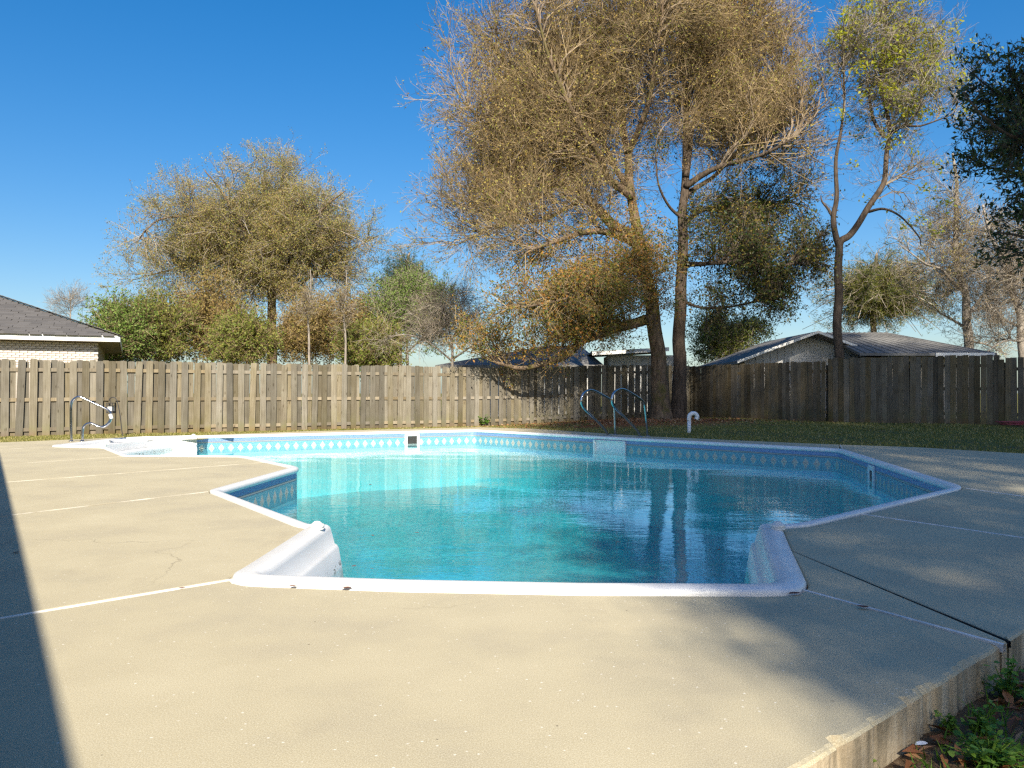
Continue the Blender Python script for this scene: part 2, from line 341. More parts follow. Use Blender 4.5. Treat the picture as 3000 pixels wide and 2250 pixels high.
    M['leaf_dkgreen'] = m_leaf('dark_green_leaf', [(.022, .042, .014), (.045, .075, .018), (.10, .115, .022), (.22, .15, .03)], .3, .4)
    M['leaf_yel'] = m_leaf('yellow_green_leaf', [(.30, .31, .03), (.50, .48, .04), (.36, .43, .05)], .5)
    M['leaf_green'] = m_leaf('fresh_green_leaf', [(.12, .20, .04), (.19, .28, .05), (.27, .36, .10)], .4)
    M['leaf_brown'] = m_leaf('brown_dry_leaf', [(.26, .16, .06), (.25, .19, .05), (.36, .25, .10), (.19, .20, .045)], .3)
    M['leaf_olive'] = m_leaf('olive_leaf', [(.17, .19, .035), (.16, .22, .04), (.28, .26, .06)], .35)
    M['needle'] = m_leaf('pine_needle', [(.03, .065, .018), (.055, .10, .025), (.10, .13, .03)], .2)
    M['needle_y'] = m_leaf('golden_green_needle', [(.06, .085, .018), (.12, .135, .025), (.20, .18, .035)], .25)  # yellower needles of the broad golden-green pine
    M['magn'] = m_leaf('glossy_magnolia_leaf', [(.020, .042, .018), (.035, .065, .024), (.07, .10, .03), (.18, .16, .045)], .2, .3)
    return M
M = build_mats()

# ------------------------------------------------------------------ plan of the pool (outer edge of the coping)
A_, B_, C_, D_, D2 = (-1.60, 6.12), (-3.08, 8.30), (-2.93, 10.9), (-4.22, 12.77), (-6.12, 12.9)
E1, E2, E3, E4, F_ = (-7.42, 14.84), (-8.62, 15.2), (-8.60, 17.5), (-8.40, 18.25), (-7.28, 18.85)
G_, H_, I_, J_ = (-1.0, 22.1), (5.85, 14.5), (4.76, 8.59), (2.22, 6.14)
stepL = [(-1.50, 6.05), (-1.505, 5.3), (-1.512, 4.62)] + [tuple(P(x, y)[:2]) for x, y in ((684, 1688), (680, 1697), (690, 1707), (720, 1713), (776, 1716))]
stepR = [tuple(P(x, y)[:2]) for x, y in ((2222, 1744), (2300, 1742), (2335, 1737), (2356, 1726), (2363, 1712))] + [(1.575, 4.42), (1.77, 5.2), (1.99, 6.05)]
step1_path = [Vector(q) for q in stepL] + [P(1150, 1730).xy, P(1700, 1741).xy] + [Vector(q) for q in stepR]
S1l, S1r = Vector(P(681, 1697)[:2]), Vector(P(2356, 1729)[:2])
wallA = rounded([step1_path[0], A_, B_, C_, D_, D2, E1], .12)          # left side, far side
wallB = rounded([F_, G_, H_, I_, J_, step1_path[-1]], .28)
pool_outer = [Vector(q) for q in wallA[::-1]] + [Vector(E2), Vector(E3), Vector(E4)]
pool_outer = list(step1_path[::-1]) + [Vector(q) for q in wallA[1:]] + [Vector(E2), Vector(E3), Vector(E4)] + [Vector(q) for q in wallB]
near0, near1 = Vector((.78, 2.18)), Vector((1.975, 3.27)); nd_ = (near1 - near0).normalized()
def on_near(x): return near0 + nd_ * ((x - near0.x) / nd_.x)
back = [(-14.5, 14.3), (-10.3, 16.6), (-8.95, 18.2), (-7.5, 19.25), (-5.4, 21.35), (-2.4, 23.05), (-.9, 23.8), (.6, 22.9), (3.1, 18.9), (5.78, 16.3), (7.45, 15.1), (8.4, 13.6), (9.6, 11.5)]
deck_outer = [(-9, -5.5), tuple(on_near(-8.0)), tuple(on_near(9.2))] + back[::-1] + [(-9, -5.5)]
deck_outer = [(-9.2, -6.6), tuple(on_near(9.2))] + back[::-1]

def gz(x, y):                                      # height of the soil and lawn round the deck
    a = min(1, max(0, (y - 5) / 9)); base = -.165 + a * .11
    r = min(1, max(0, (x + 1) / 6)) * min(1, max(0, (y - 15) / 9)); r = r * r * (3 - 2 * r)
    return base + .175 * r + .02 * noise.noise(Vector((x * .35, y * .35, 0)))

# ground sheet, open where the deck and pool lie
def ground():
    xs = np.concatenate([[-900, -300, -120, -60, -35], np.arange(-22, 24.01, .5), [35, 60, 120, 300, 900]])
    ys = np.concatenate([[-900, -200, -60, -25], np.arange(-12, 40.01, .5), [50, 70, 110, 200, 500, 1500]])
    v = []; idx = {}
    for j, y in enumerate(ys):
        for i, x in enumerate(xs): v.append((x, y, gz(x, y)))
    hole = offset(deck_outer, .25, True) if area2(deck_outer) > 0 else offset(deck_outer, -.25, True)
    f = []; n = len(xs)
    for j in range(len(ys) - 1):
        for i in range(n - 1):
            if all(inside(hole, xs[i + a], ys[j + b]) for a in (0, 1) for b in (0, 1)): continue
            f.append((j * n + i, j * n + i + 1, (j + 1) * n + i + 1, (j + 1) * n + i))
    tag(npmesh('ground', v, f, M['ground'], smooth=True), kind='structure')
ground()

# deck slabs
deck = bpy.data.objects.new('pool_deck', None); C.objects.link(deck); deck['kind'] = 'structure'
def rg(a, b, path):                                # part of a path, as tuples
    return [tuple(q) for q in path[a:b]]
iI, iJ = (min(range(len(wallB)), key=lambda i: (Vector(wallB[i]) - Vector(q)).length) for q in (I_, J_))
iB = min(range(len(wallA)), key=lambda i: (Vector(wallA[i]) - Vector(B_)).length)
def cut(path, p0, p1):                             # the run of path points strictly between the points nearest p0 and p1
    k = lambda p: min(range(len(path)), key=lambda i: (Vector(path[i]) - Vector(p)).length)
    a, b = k(p0), k(p1)
    return [tuple(q) for q in (path[a:b + 1] if a <= b else path[b:a + 1][::-1])]
kl = min(range(len(step1_path)), key=lambda i: (step1_path[i] - S1l).length)
kr = min(range(len(step1_path)), key=lambda i: (step1_path[i] - S1r).length)
crack0 = (1.705, 4.89); kc = min(range(len(step1_path)), key=lambda i: (step1_path[i] - Vector(P(2340, 1650)[:2])).length)
J1e, J2e, J3h, J3e, J4e, J5e = (-9, -2.94), (-9, -.84), (-3.56, 11.81), (-9.6, 4.3), (-10.5, 6.6), (-12.2, 9.0)
R1e, CRe, R2s, R2e, R3e = (1.955, 3.25), (2.01, 3.305), (2.89, 6.76), tuple(on_near(3.9)), tuple(on_near(5.35))
slabs = [
    [tuple(q) for q in step1_path[kl:kr + 1]] + [R1e, tuple(on_near(.78)), (-9.2, -6.6), J1e],
    [J1e] + [J2e] + cut(wallA, B_, wallA[0]) + [tuple(q) for q in step1_path[1:kl + 1]],
    [J2e, J3e, J3h] + cut(wallA, (-2.94, 10.9), B_),
    [J3e, J4e] + cut(wallA, D2, D_) + [J3h],
    [J4e, J5e, E2, E1] + cut(wallA, E1, D2)[1:],
    [J5e, back[0], back[1], back[2], back[3], F_, E4, E3, E2],
    [F_, back[3], back[4], back[5], back[6]] + cut(wallB, G_, F_)[:-1],
    [back[6], back[7], back[8], back[9], (6.35, 15.85)] + cut(wallB, H_, G_),
    [(6.35, 15.85), back[10], back[11], back[12], tuple(on_near(9.2)), R3e] + cut(wallB, I_, H_),
    [R3e, R2e, R2s] + [tuple(q) for q in wallB[iI:iI + 3][::-1]],
    [R2e, CRe, tuple(step1_path[kc])] + [tuple(q) for q in step1_path[kc + 1:]] + [tuple(q) for q in wallB[iJ - 2:-1][::-1]] + [R2s],
    [CRe, R1e] + [tuple(q) for q in step1_path[kr:kc + 1]],
]
def dedupe(p):
    o = []
    for q in p:
        if not o or (Vector(q) - Vector(o[-1])).length > .012: o.append(q)
    if (Vector(o[0]) - Vector(o[-1])).length < .012: o.pop()
    return o
for sp in slabs:
    sp = dedupe(sp)
    if area2(sp) < 0: sp = sp[::-1]
    q2 = []; nl_ = Vector((-nd_.y, nd_.x)); onl = lambda q: abs((Vector(q) - near0).dot(nl_)) < .006 and .3 < q[0] < 4.2
    for i, q in enumerate(sp):
        q2.append(q); r_ = sp[(i + 1) % len(sp)]
        if abs((Vector(q) - near0).dot(nl_)) < .03 and abs((Vector(r_) - near0).dot(nl_)) < .03:
            a_, b_ = Vector(q), Vector(r_); L_ = (b_ - a_).length; n_ = int(L_ / .025)
            if n_ > 2 and L_ < 20: q2 += [tuple(a_.lerp(b_, k / n_)) for k in range(1, n_) if -.2 < a_.lerp(b_, k / n_).x < 3.6]
    sp = q2; ins = offset(sp, .010, True)
    chip = [max(0., .55 * noise.noise(Vector((q[0] * 3.1, q[1] * 3.1, 0))) + .6 * noise.noise(Vector((q[0] * 11, q[1] * 11, 4))) + .35 * noise.noise(Vector((q[0] * 31, q[1] * 31, 9)))) * .045 if onl(q) else 0 for q in sp]
    bm = bmesh.new(); rings = []
    for d, z in ((0.0, -.42), (0.0, -.012), (.008, -.003), (.022, 0.0)):
        o0, o1 = offset(ins, d, True), offset(ins, d + .02, True)
        rings.append([bm.verts.new((q.x + (r_.x - q.x) * c_ * (50 if z > -.1 else 12), q.y + (r_.y - q.y) * c_ * (50 if z > -.1 else 12), z - (c_ * .7 if -.1 < z < -.002 else 0))) for q, r_, c_ in zip(o0, o1, chip)])
    for a, b in zip(rings, rings[1:]):
        for i in range(len(a)): bm.faces.new((a[i], a[(i + 1) % len(a)], b[(i + 1) % len(b)], b[i]))
    f = bm.faces.new(rings[-1]); bmesh.ops.triangulate(bm, faces=[f])
    obj('slab', bm, M['deck'], deck)
def strip(a, b, wdt=.022, z=.002, m='caulk', name='joint_strip'):
    a, b = Vector((*a[:2], 0)), Vector((*b[:2], 0)); d = b - a; n = max(2, int(d.length / .12)); bm = bmesh.new(); pv = None
    s = Vector((-d.y, d.x, 0)).normalized()
    for i in range(n + 1):
        t = i / n; c = a + d * t + s * (.004 * noise.noise(a * 3 + d * t * 2)); ww = wdt * (.72 + .45 * noise.noise(d * t * 5 + a * 7) + .3 * noise.noise(d * t * 21 + a * 3)) / 2
        q = [bm.verts.new(c + s * ww * k + Vector((0, 0, zz))) for k, zz in ((-1, -.03), (-1, z - .002), (0, z + .0015), (1, z - .002), (1, -.03))]
        if pv:
            for u, v_ in zip(range(4), range(1, 5)): bm.faces.new((pv[u], pv[v_], q[v_], q[u]))
        pv = q
    obj(name, bm, M[m], deck)
strip(S1l, J1e, .03); strip(B_, J2e, .018, .001, 'caulk2'); strip(J3h, J3e, .016, -.001, 'caulk2'); strip(D2, J4e, .016, -.001, 'caulk2'); strip(E2, J5e, .014, -.001, 'caulk2')
strip(S1r, R1e, .028, .004); strip(R2s, R2e, .022); strip(I_, R3e, .02); strip(G_, back[6], .016); strip(H_, (6.35, 15.85), .016); strip(F_, back[3], .016)
strip(step1_path[kc], CRe, .012, -.002, 'black', 'joint_gap')

# ------------------------------------------------------------------ pool basin, liner, coping, water
WATER = -.28
basin = bpy.data.objects.new('pool_basin', None); C.objects.link(basin); basin['kind'] = 'structure'
def side_of(path):                                 # is the pool to the left of the path?
    a, b = Vector(path[len(path) // 2 - 1][:2]), Vector(path[len(path) // 2][:2]); m_ = (a + b) / 2; d = (b - a).normalized()
    q = m_ + Vector((-d.y, d.x)) * .3
    return 1 if inside(pool_outer, q.x, q.y) else -1
def pfloor(x, y): return -1.10 - .75 * min(1, max(0, (y - 8) / 6)) * (1 - min(1, max(0, (y - 17.5) / 3)) * .5)
for path in (wallA, wallB):
    path = path if side_of(path) > 0 else path[::-1]
    ip = offset(path, .085); bm = bmesh.new(); uvl = bm.loops.layers.uv.new('UVMap'); u = 0; pr = None
    for i, q in enumerate(ip):
        if i: u += (q - ip[i - 1]).length
        cols = [(bm.verts.new((q.x, q.y, z)), u, z) for z in (-.03, -.6, -2.3)]
        if pr:
            for k in range(2):
                f = bm.faces.new((pr[k][0], cols[k][0], cols[k + 1][0], pr[k + 1][0]))
                for lp, dd in zip(f.loops, (pr[k], cols[k], cols[k + 1], pr[k + 1])): lp[uvl].uv = (dd[1], dd[2])
        pr = cols
    o = obj('liner_wall', bm, M['liner'], basin)
    prof = [(0, -.03), (-.002, .006), (.004, .014), (.05, .018), (.078, .014), (.098, .004), (.108, -.014), (.108, -.036), (.098, -.052), (.086, -.058)]
    # one coping length per straight run
    key = [0] + [i for i in range(1, len(path) - 1)] + [len(path) - 1]
    runs = []; cur = [Vector(path[0])]
    for i in range(1, len(path)):
        cur.append(Vector(path[i]))
        L = sum((cur[k + 1] - cur[k]).length for k in range(len(cur) - 1))
        if (L > 1.0 and i + 2 < len(path) and (Vector(path[i + 1]) - Vector(path[i])).length > .5) or i == len(path) - 1: runs.append(cur); cur = [cur[-1]]
    full = [Vector(q) for q in path]
    offs = [offset(full, d) for d, z in prof]; a = 0
    for rn in runs:
        b = a + len(rn) - 1; bm = bmesh.new()
        cols = [[bm.verts.new((offs[k][i].x, offs[k][i].y, prof[k][1])) for i in range(a, b + 1)] for k in range(len(prof))]
        for c1, c2 in zip(cols, cols[1:]):
            for i in range(len(c1) - 1): bm.faces.new((c1[i], c1[i + 1], c2[i + 1], c2[i]))
        obj('coping', bm, M['coping'], basin, smooth=True); a = b
# floor
xs = np.arange(-10, 7.01, .5); ys = np.arange(3.5, 24.01, .5); v = [(x, y, pfloor(x, y)) for y in ys for x in xs]; n = len(xs)
f = [(j * n + i, j * n + i + 1, (j + 1) * n + i + 1, (j + 1) * n + i) for j in range(len(ys) - 1) for i in range(n - 1)]
o = npmesh('pool_floor', v, f, M['floor'], basin, smooth=True)
# water surface with a faint real ripple
g = .06; xs = np.arange(-9.0, 6.2, g); ys = np.arange(4.0, 22.4, g); X, Y = np.meshgrid(xs, ys)
inp = np_inside([tuple(q) for q in pool_outer], X, Y)
Zw = np.full_like(X, WATER); rr = np.random.RandomState(3)
for k in range(26):
    th = rr.uniform(0, 2 * math.pi); L = rr.uniform(.35, 2.2); am = .00020 * L ** 1.2
    Zw += am * np.sin((X * math.cos(th) + Y * math.sin(th)) * 2 * math.pi / L + rr.uniform(0, 6.3))
n = len(xs); idx = np.arange(X.size).reshape(X.shape)
keep = inp[:-1, :-1] | inp[1:, :-1] | inp[:-1, 1:] | inp[1:, 1:]
q = np.stack([idx[:-1, :-1], idx[:-1, 1:], idx[1:, 1:], idx[1:, :-1]], -1)[keep]
used = np.unique(q); rm = np.full(X.size, -1); rm[used] = np.arange(len(used))
VV = np.stack([X, Y, Zw], -1).reshape(-1, 3)[used]
wo = npmesh('pool_water', VV, rm[q], M['water'], smooth=True); wo['kind'] = 'structure'
bm = bmesh.new(); bm.from_mesh(wo.data)          # close the body of water below the surface, outside the liner
r_ = bmesh.ops.extrude_edge_only(bm, edges=[e for e in bm.edges if e.is_boundary])
low = [v_ for v_ in r_['geom'] if isinstance(v_, bmesh.types.BMVert)]
for v_ in low: v_.co.z = -2.6
bmesh.ops.edgeloop_fill(bm, edges=[e for e in bm.edges if e.is_boundary])
for f_ in bm.faces:
    if abs(f_.normal.z) < .5 or f_.calc_center_median().z < -1: f_.smooth = False
bmesh.ops.recalc_face_normals(bm, faces=bm.faces); bm.to_mesh(wo.data); bm.free()

# ------------------------------------------------------------------ white step units
def cap(pos, par, s=1.0):
    bm = bmesh.new(); lathe(bm, [(.001, .0), (.050, .0), (.051, .010), (.046, .013), (.046, .016), (.051, .019), (.051, .034), (.046, .039), (.034, .042), (.030, .050), (.018, .058), (.001, .061)], n=24)
    for v_ in bm.verts: v_.co *= s
    return obj('dome_cap', bm, M['cap'], par, True, pos)
def steps(path, label, treads, caps, fw=.15, mirror=False):
    org = Vector((*(sum((Vector(q) for q in path), Vector((0, 0))) / len(path)), 0))
    t = thing('pool_steps', org, label, 'pool steps', 'white moulded pool steps')
    lp = [Vector(q) - org.xy for q in path]
    sgn = side_of([Vector(q) for q in path])
    if sgn < 0: lp = lp[::-1]
    prof = [(0, -.05), (.0, .006), (.006, .018), (.02, .026), (fw - .04, .030), (fw - .015, .026), (fw + .006, .010), (fw + .014, -.012), (fw + .040, -.110), (fw + .058, -.122), (fw + .070, -.140), (fw + .098, -.30), (fw + .22, -1.2)]
    bm = bmesh.new(); sweep(bm, lp, prof, caps=False); bm.normal_update()
    # close the two open ends
    for end in (0, -1):
        vs_ = [offset(lp, d)[end] for d, z in prof]
        pv = [bm.verts.new((q.x, q.y, z)) for q, (d, z) in zip(vs_, prof)]; pv.append(bm.verts.new((vs_[0].x, vs_[0].y, -1.2))); bm.faces.new(pv)
    o = obj('shell', bm, M['fib'], t, True)
    for pf in o.data.polygons:
        if len(pf.vertices) > 4: pf.use_smooth = False
    for poly, z in treads:
        bm = bmesh.new(); tp = [bm.verts.new((p[0] - org.x, p[1] - org.y, z)) for p in poly]; bt = [bm.verts.new((p[0] - org.x, p[1] - org.y, -1.3)) for p in poly]
        bm.faces.new(tp); bm.faces.new(bt[::-1])
        for i in range(len(tp)): bm.faces.new((tp[i], tp[(i + 1) % len(tp)], bt[(i + 1) % len(tp)], bt[i]))
        bmesh.ops.bevel(bm, geom=[e for e in bm.edges if e.verts[0] in tp and e.verts[1] in tp], offset=.02, segments=2, affect='EDGES')
        o = obj('tread', bm, M['fib'], t)
    for c in caps: cap((c[0] - org.x, c[1] - org.y, .026), t)
    return t, org
lx = lambda y: -1.33 + (y - 5.2) * -.0; rx = lambda y: 1.46 + (y - 4.4) * .23
tr = lambda y0, y1: [(lx(y0) - .03, y0), (rx(y0) + .03, y0 - .1), (rx(y1) + .03, y1 - .25), (lx(y1) - .03, y1)]
steps(step1_path, 'near white moulded pool steps with sloped side walls and two dome caps', [(tr(4.3, 4.85), -.36), (tr(4.85, 5.35), -.60), (tr(5.35, 5.95), -.84)],
      [P(929, 1551, .026), P(2279, 1551, .026)])
step2 = rounded([E1, E2, E3, E4, F_], .25, 4)
e1, e2, e3, f4 = Vector(E1), Vector(E2), Vector(E4), Vector(F_)
tr2 = lambda a, b: [e2.lerp(e1, a), e2.lerp(e1, b), e3.lerp(f4, b), e3.lerp(f4, a)]
t2, o2 = steps(step2, 'far white moulded pool steps at the left end of the pool by the handrail', [(tr2(.05, .38), -.045), (tr2(.38, .7), -.20), (tr2(.7, 1.), -.46)],
      [P(567, 1279, .026), Vector((*(Vector(E1) + Vector((-.02, .1))), 0))])
bm = bmesh.new(); lathe(bm, [(.001, 0), (.12, 0), (.12, .004), (.001, .005)], n=20); obj('flat_disc', bm, M['pvc'], t2, False, (P(335, 1291).x - o2.x, P(335, 1291).y - o2.y, .03))  # thin disc on the flange, stands in for a half-round grey patch

# wall fittings
def fitting(name, cpos, direc, wdt, ht, m_in, label, open_=.62, depth=.03):
    d = Vector((*direc, 0)).normalized(); rz = math.atan2(d.y, d.x)
    t = thing(name, cpos, label, 'skimmer', None, rz)           # local x along wall, -y into the pool
    bm = bmesh.new(); tw, th = wdt * (1 - open_) / 2, ht * (1 - open_) / 2
    for sx_ in (-1, 1): box(bm, (sx_ * (wdt - tw) / 2, -depth / 2, 0), (tw, depth, ht))
    for sz_ in (-1, 1): box(bm, (0, -depth / 2 + .001, sz_ * (ht - th) / 2), (wdt - 2 * tw - .001, depth, th))
    bevel(bm, .004, 1); o = obj('frame', bm, M['coping'], t)
    bm = bmesh.new(); box(bm, (0, -.006, 0), (wdt - 2 * tw, .008, ht - 2 * th)); obj('opening', bm, M[m_in], t)
    return t
def on_wall(p, q, x):                              # the point of wall p-q (liner line) under photo column x
    p, q = Vector(p), Vector(q); d = (q - p).normalized(); nrm = Vector((-d.y, d.x)); m_ = (p + q) / 2
    if not inside(pool_outer, *(m_ + nrm * .3)): nrm = -nrm
    p = p + nrm * .085; k = (x - 1500) / F; t = (k * p.y - p.x) / (d.x - k * d.y)
    return p + d * t, d, nrm
def wall_fit(name, p, q, x, z, *a, **k):
    c, d, nrm = on_wall(p, q, x); dd = d if Vector((d.y, -d.x)).dot(nrm) > 0 else -d
    return fitting(name, (c.x, c.y, z), dd, *a, **k)
wall_fit('skimmer', F_, G_, 1207, -.215, .40, .30, 'dark', 'white skimmer mouth with dark opening in the sunlit far wall', open_=.66)
wall_fit('wall_step', G_, H_, 1787, -.20, .95, .26, 'coping', 'wide pale recessed wall step below the pair of grab rails', open_=.88, depth=.05)
wall_fit('skimmer', H_, I_, 2556, -.22, .34, .30, 'dark', 'white square skimmer frame in the shaded right wall', open_=.5)

# ------------------------------------------------------------------ rails, hook, pipe
def wood_rail(): pass
def rail_from_px(name, pts, base, dirx, label, cat, group, r=.024, joints=()):
    """pts: photo pixels on the plane through base with plan direction dirx"""
    b = Vector(base); d = Vector((*dirx, 0)).normalized(); out = []
    for x, y in pts:
        k = (x - 1500) / F; den = d.x - k * d.y; t = (k * b.y - b.x) / den; yy = b.y + d.y * t
        out.append(Vector((b.x + d.x * t, yy, EYE + (HZ - y) * yy / F)) - b)
    t = thing(name, b, label, cat, group); bm = bmesh.new(); tube(bm, smooth_path(out, 8), r, 12); obj('tube', bm, M['steel'], t, True)
    for e in (out[0], out[-1]):
        bm = bmesh.new(); lathe(bm, [(.001, 0), (.055, 0), (.055, .006), (.035, .014), (.03, .02), (.001, .021)], n=16); obj('foot_collar', bm, M['steel'], t, True, (e.x, e.y, .001))
    return t, out
hb = P(209, 1293); hd = (1, .18)
t, o_ = rail_from_px('step_handrail', [(209, 1293), (208, 1240), (208, 1190), (213, 1174), (224, 1165), (234, 1163), (246, 1168), (280, 1184), (310, 1198), (321, 1207), (325, 1220), (321, 1236), (309, 1248), (296, 1251), (282, 1247), (268, 1241), (256, 1242), (246, 1250), (242, 1262), (241, 1293)],
    hb, hd, 'curved dark steel handrail beside the far white steps at left', 'handrail', None, .026)
bm = bmesh.new(); lathe(bm, [(.001, -.05), (.03, -.05), (.036, -.045), (.036, .045), (.03, .05), (.001, .05)], n=14); jo = obj('joint_sleeve', bm, M['white'], t, True, o_[10]); jo.rotation_euler = (0, R(-18), 0)
gd = (.66, .75)
for k, (pts, lab) in enumerate((([(1782, 1276), (1770, 1255), (1740, 1225), (1716, 1202), (1706, 1188), (1703, 1172), (1709, 1153), (1724, 1143), (1740, 1144), (1765, 1157), (1787, 1170), (1796, 1180), (1800, 1196), (1803, 1276)], 'left one of the two looped steel grab rails on the far deck edge'),
                 ([(1876, 1280), (1866, 1260), (1832, 1224), (1806, 1200), (1796, 1186), (1793, 1168), (1799, 1150), (1814, 1140), (1830, 1141), (1855, 1155), (1876, 1169), (1886, 1180), (1890, 1198), (1898, 1281)], 'right one of the two looped steel grab rails on the far deck edge'))):
    rail_from_px('grab_rail', pts, P(pts[0][0], pts[0][1]), gd, lab, 'grab rail', 'steel grab rails at the pool edge', .027)
# shepherd's hook and lantern
hk = P(360, 1281, -.05); t = thing('garden_hook', hk, 'thin dark shepherd hook planted in the grass by the fence', 'garden hook'); s_ = hk.y / F
hp = [(360, 1283), (357, 1262), (353, 1225), (347, 1190), (342, 1172), (336, 1165), (329, 1164), (322, 1168), (320, 1174)]
bm = bmesh.new(); tube(bm, smooth_path([Vector(((x - 360) * s_, 0, (1281 - y) * s_)) for x, y in hp], 6), .010, 7); obj('rod', bm, M['iron'], t, True)
lz = (1281 - 1210) * s_ ; lt = thing('lantern', hk + Vector(((325 - 360) * s_, 0, lz)), 'small dark framed lantern with white panel hanging beside the steel handrail', 'lantern')
bm = bmesh.new(); a_, h_ = .065, .235
for sx_ in (-1, 1):
    for sy_ in (-1, 1): box(bm, (sx_ * a_, sy_ * a_, h_ / 2), (.014, .014, h_))
box(bm, (0, 0, .02), (.15, .15, .05)); box(bm, (0, 0, h_), (.15, .15, .016)); box(bm, (0, 0, h_ * .72), (.145, .145, .012))
for xx in (-.022, .022): box(bm, (xx, -a_, h_ * .86), (.008, .010, h_ * .26))
obj('frame', bm, M['iron'], lt)
bm = bmesh.new(); box(bm, (0, 0, h_ * .45), (.105, .105, h_ * .47)); obj('panel', bm, M['panel'], lt)
bm = bmesh.new(); tube(bm, [Vector((-.0, 0, h_)), Vector((-.004, 0, h_ + .05)), Vector((-.02, 0, h_ + .085))], .005, 6); obj('hanger', bm, M['iron'], lt)
# white vent pipe
pb = P(2019, 1272, .0); s_ = pb.y / F; t = thing('vent_pipe', pb, 'white plastic vent pipe with hooked top standing in the shaded grass', 'pipe')
bm = bmesh.new(); tube(bm, [(0, 0, -.1), (0, 0, .10), (0, 0, .36)], .044, 14); obj('riser', bm, M['pvc'], t, True)
bm = bmesh.new(); tube(bm, smooth_path([(0, 0, .335), (0, 0, .41), (.03, -.0, .475), (.10, 0, .505), (.17, 0, .475), (.195, 0, .41), (.17, 0, .36)], 6), .052, 14); obj('elbow', bm, M['pvc'], t, True)
# pink hose by the right fence
t0 = Vector((13.35, 21.9, gz(13.35, 21.9) + .03)); bm = bmesh.new()
pts = [Vector((math.cos(a) * (.22 + .012 * a), math.sin(a) * .2, .006 * a)) for a in np.arange(0, 19, .35)] + [Vector((1.2, .1, .02)), Vector((1.9, -.15, .02))]
tube(bm, pts, .016, 6); tag(obj('garden_hose', bm, M['hose'], None, True, t0), 'pink coiled garden hose lying at the foot of the right fence', 'hose')

# ------------------------------------------------------------------ fences
def board_mesh(name, w_, h, th, m, top='dog', seed=0):
    rn = random.Random(seed); bm = bmesh.new(); k = .028
    if top == 'dog': out = [(-w_ / 2, h - k * 1.1), (-w_ / 2 + k * .35, h - k * .4), (-w_ / 2 + k, h), (w_ / 2 - k, h), (w_ / 2 - k * .35, h - k * .4), (w_ / 2, h - k * 1.1)]
    else: out = [(-w_ / 2, h), (w_ / 2, h)]
    bx_, tw = rn.uniform(-.008, .008), rn.uniform(-.006, .006)
    left = [(-w_ / 2, 0), (-w_ / 2 + bx_ * .5, h * .5)]; right = [(w_ / 2 + bx_ * .5, h * .5), (w_ / 2, 0)]
    poly = left + out + right
    fr = [bm.verts.new((x, -th / 2 + tw * (z / h - .5) * (x / w_), z)) for x, z in poly]; bk = [bm.verts.new((x, th / 2 + tw * (z / h - .5) * (x / w_), z)) for x, z in poly]
    bm.faces.new(fr); bm.faces.new(bk[::-1])
    for i in range(len(fr)): bm.faces.new((fr[i], bk[i], bk[(i + 1) % len(fr)], fr[(i + 1) % len(fr)]))
    bmesh.ops.recalc_face_normals(bm, faces=bm.faces); me = bpy.data.meshes.new(name); bm.to_mesh(me); bm.free(); me.materials.append(m); return me
def fence(name, a, b, label, m, pitch, bw, h, shadowbox, rails, top='dog', gap=(0, 0), seed=1, group=None):
    a, b = Vector(a), Vector(b); d = (b - a); L = d.length; rz = math.atan2(d.y, d.x); rn = random.Random(seed)
    t = thing(name, (a.x, a.y, gz(a.x, a.y)), label, 'fence', group, rz); base = gz(a.x, a.y)
    mesh = [board_mesh('board', bw, h, .019, m, top, seed * 31 + i) for i in range(7)]
    gl = lambda x: gz(*(a + d * (x / L))) - base
    n = int(L / pitch)
    for i in range(n + 1):
        for side in ((0, 1) if shadowbox else (0,)):
            x = i * pitch + side * pitch / 2 + rn.uniform(-.008, .008)
            if not shadowbox: x += rn.uniform(*gap)
            if x > L: continue
            yy = (.031 if side else -.031) if shadowbox else -.031          # local -y is the pool side
            o = link('board', mesh[rn.randrange(7)], t, (x, yy, gl(x) + rn.uniform(-.022, .016) + (rn.uniform(-.05, .02) if rn.random() < .12 else 0)), (rn.gauss(0, .006), rn.gauss(0, .010 if shadowbox else .006) + (.010 if shadowbox else 0), rn.gauss(0, .03)))
    nseg = max(1, round(L / 2.42)); sl_ = L / nseg
    for z in rails:
        for k in range(nseg):
            x0, x1 = k * sl_ + .004, (k + 1) * sl_ - .004; z0, z1 = gl(x0) + z, gl(x1) + z
            bm = bmesh.new(); box(bm, (0, 0, 0), (x1 - x0, .038, .088)); bevel(bm, .003, 1)
            obj('rail', bm, M['rail'] if shadowbox else m, t, False, ((x0 + x1) / 2, .0, (z0 + z1) / 2 + .044), (0, -math.atan2(z1 - z0, x1 - x0), 0))
    for k in range(nseg + 1):
        x = min(L - .05, max(.05, k * sl_)); bm = bmesh.new(); box(bm, (0, 0, (h - .12) / 2 - .2), (.089, .089, h + .25)); bevel(bm, .004, 1)
        obj('post', bm, m, t, False, (x, .068 + .022 + .03, gl(x)))
    return t
FA, FB = (-16.5, 16.91), (6.62, 29.98)
fence('shadowbox_fence', FA, FB, 'long weathered tan shadowbox board fence along the back, sunlit at left', M['fence'], .285, .158, 1.86, True, (.13, .85, 1.57), seed=3)
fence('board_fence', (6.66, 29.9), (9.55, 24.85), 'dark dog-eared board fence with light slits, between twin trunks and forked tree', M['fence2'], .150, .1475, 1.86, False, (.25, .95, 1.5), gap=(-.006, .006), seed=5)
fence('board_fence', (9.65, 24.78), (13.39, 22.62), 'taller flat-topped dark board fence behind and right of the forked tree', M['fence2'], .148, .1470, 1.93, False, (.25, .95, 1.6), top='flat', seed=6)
fence('board_fence', (13.49, 22.56), (20.2, 18.7), 'short stretch of dark board fence at the far right edge', M['fence2'], .15, .146, 1.86, False, (.25, .95, 1.5), top='flat', seed=8)

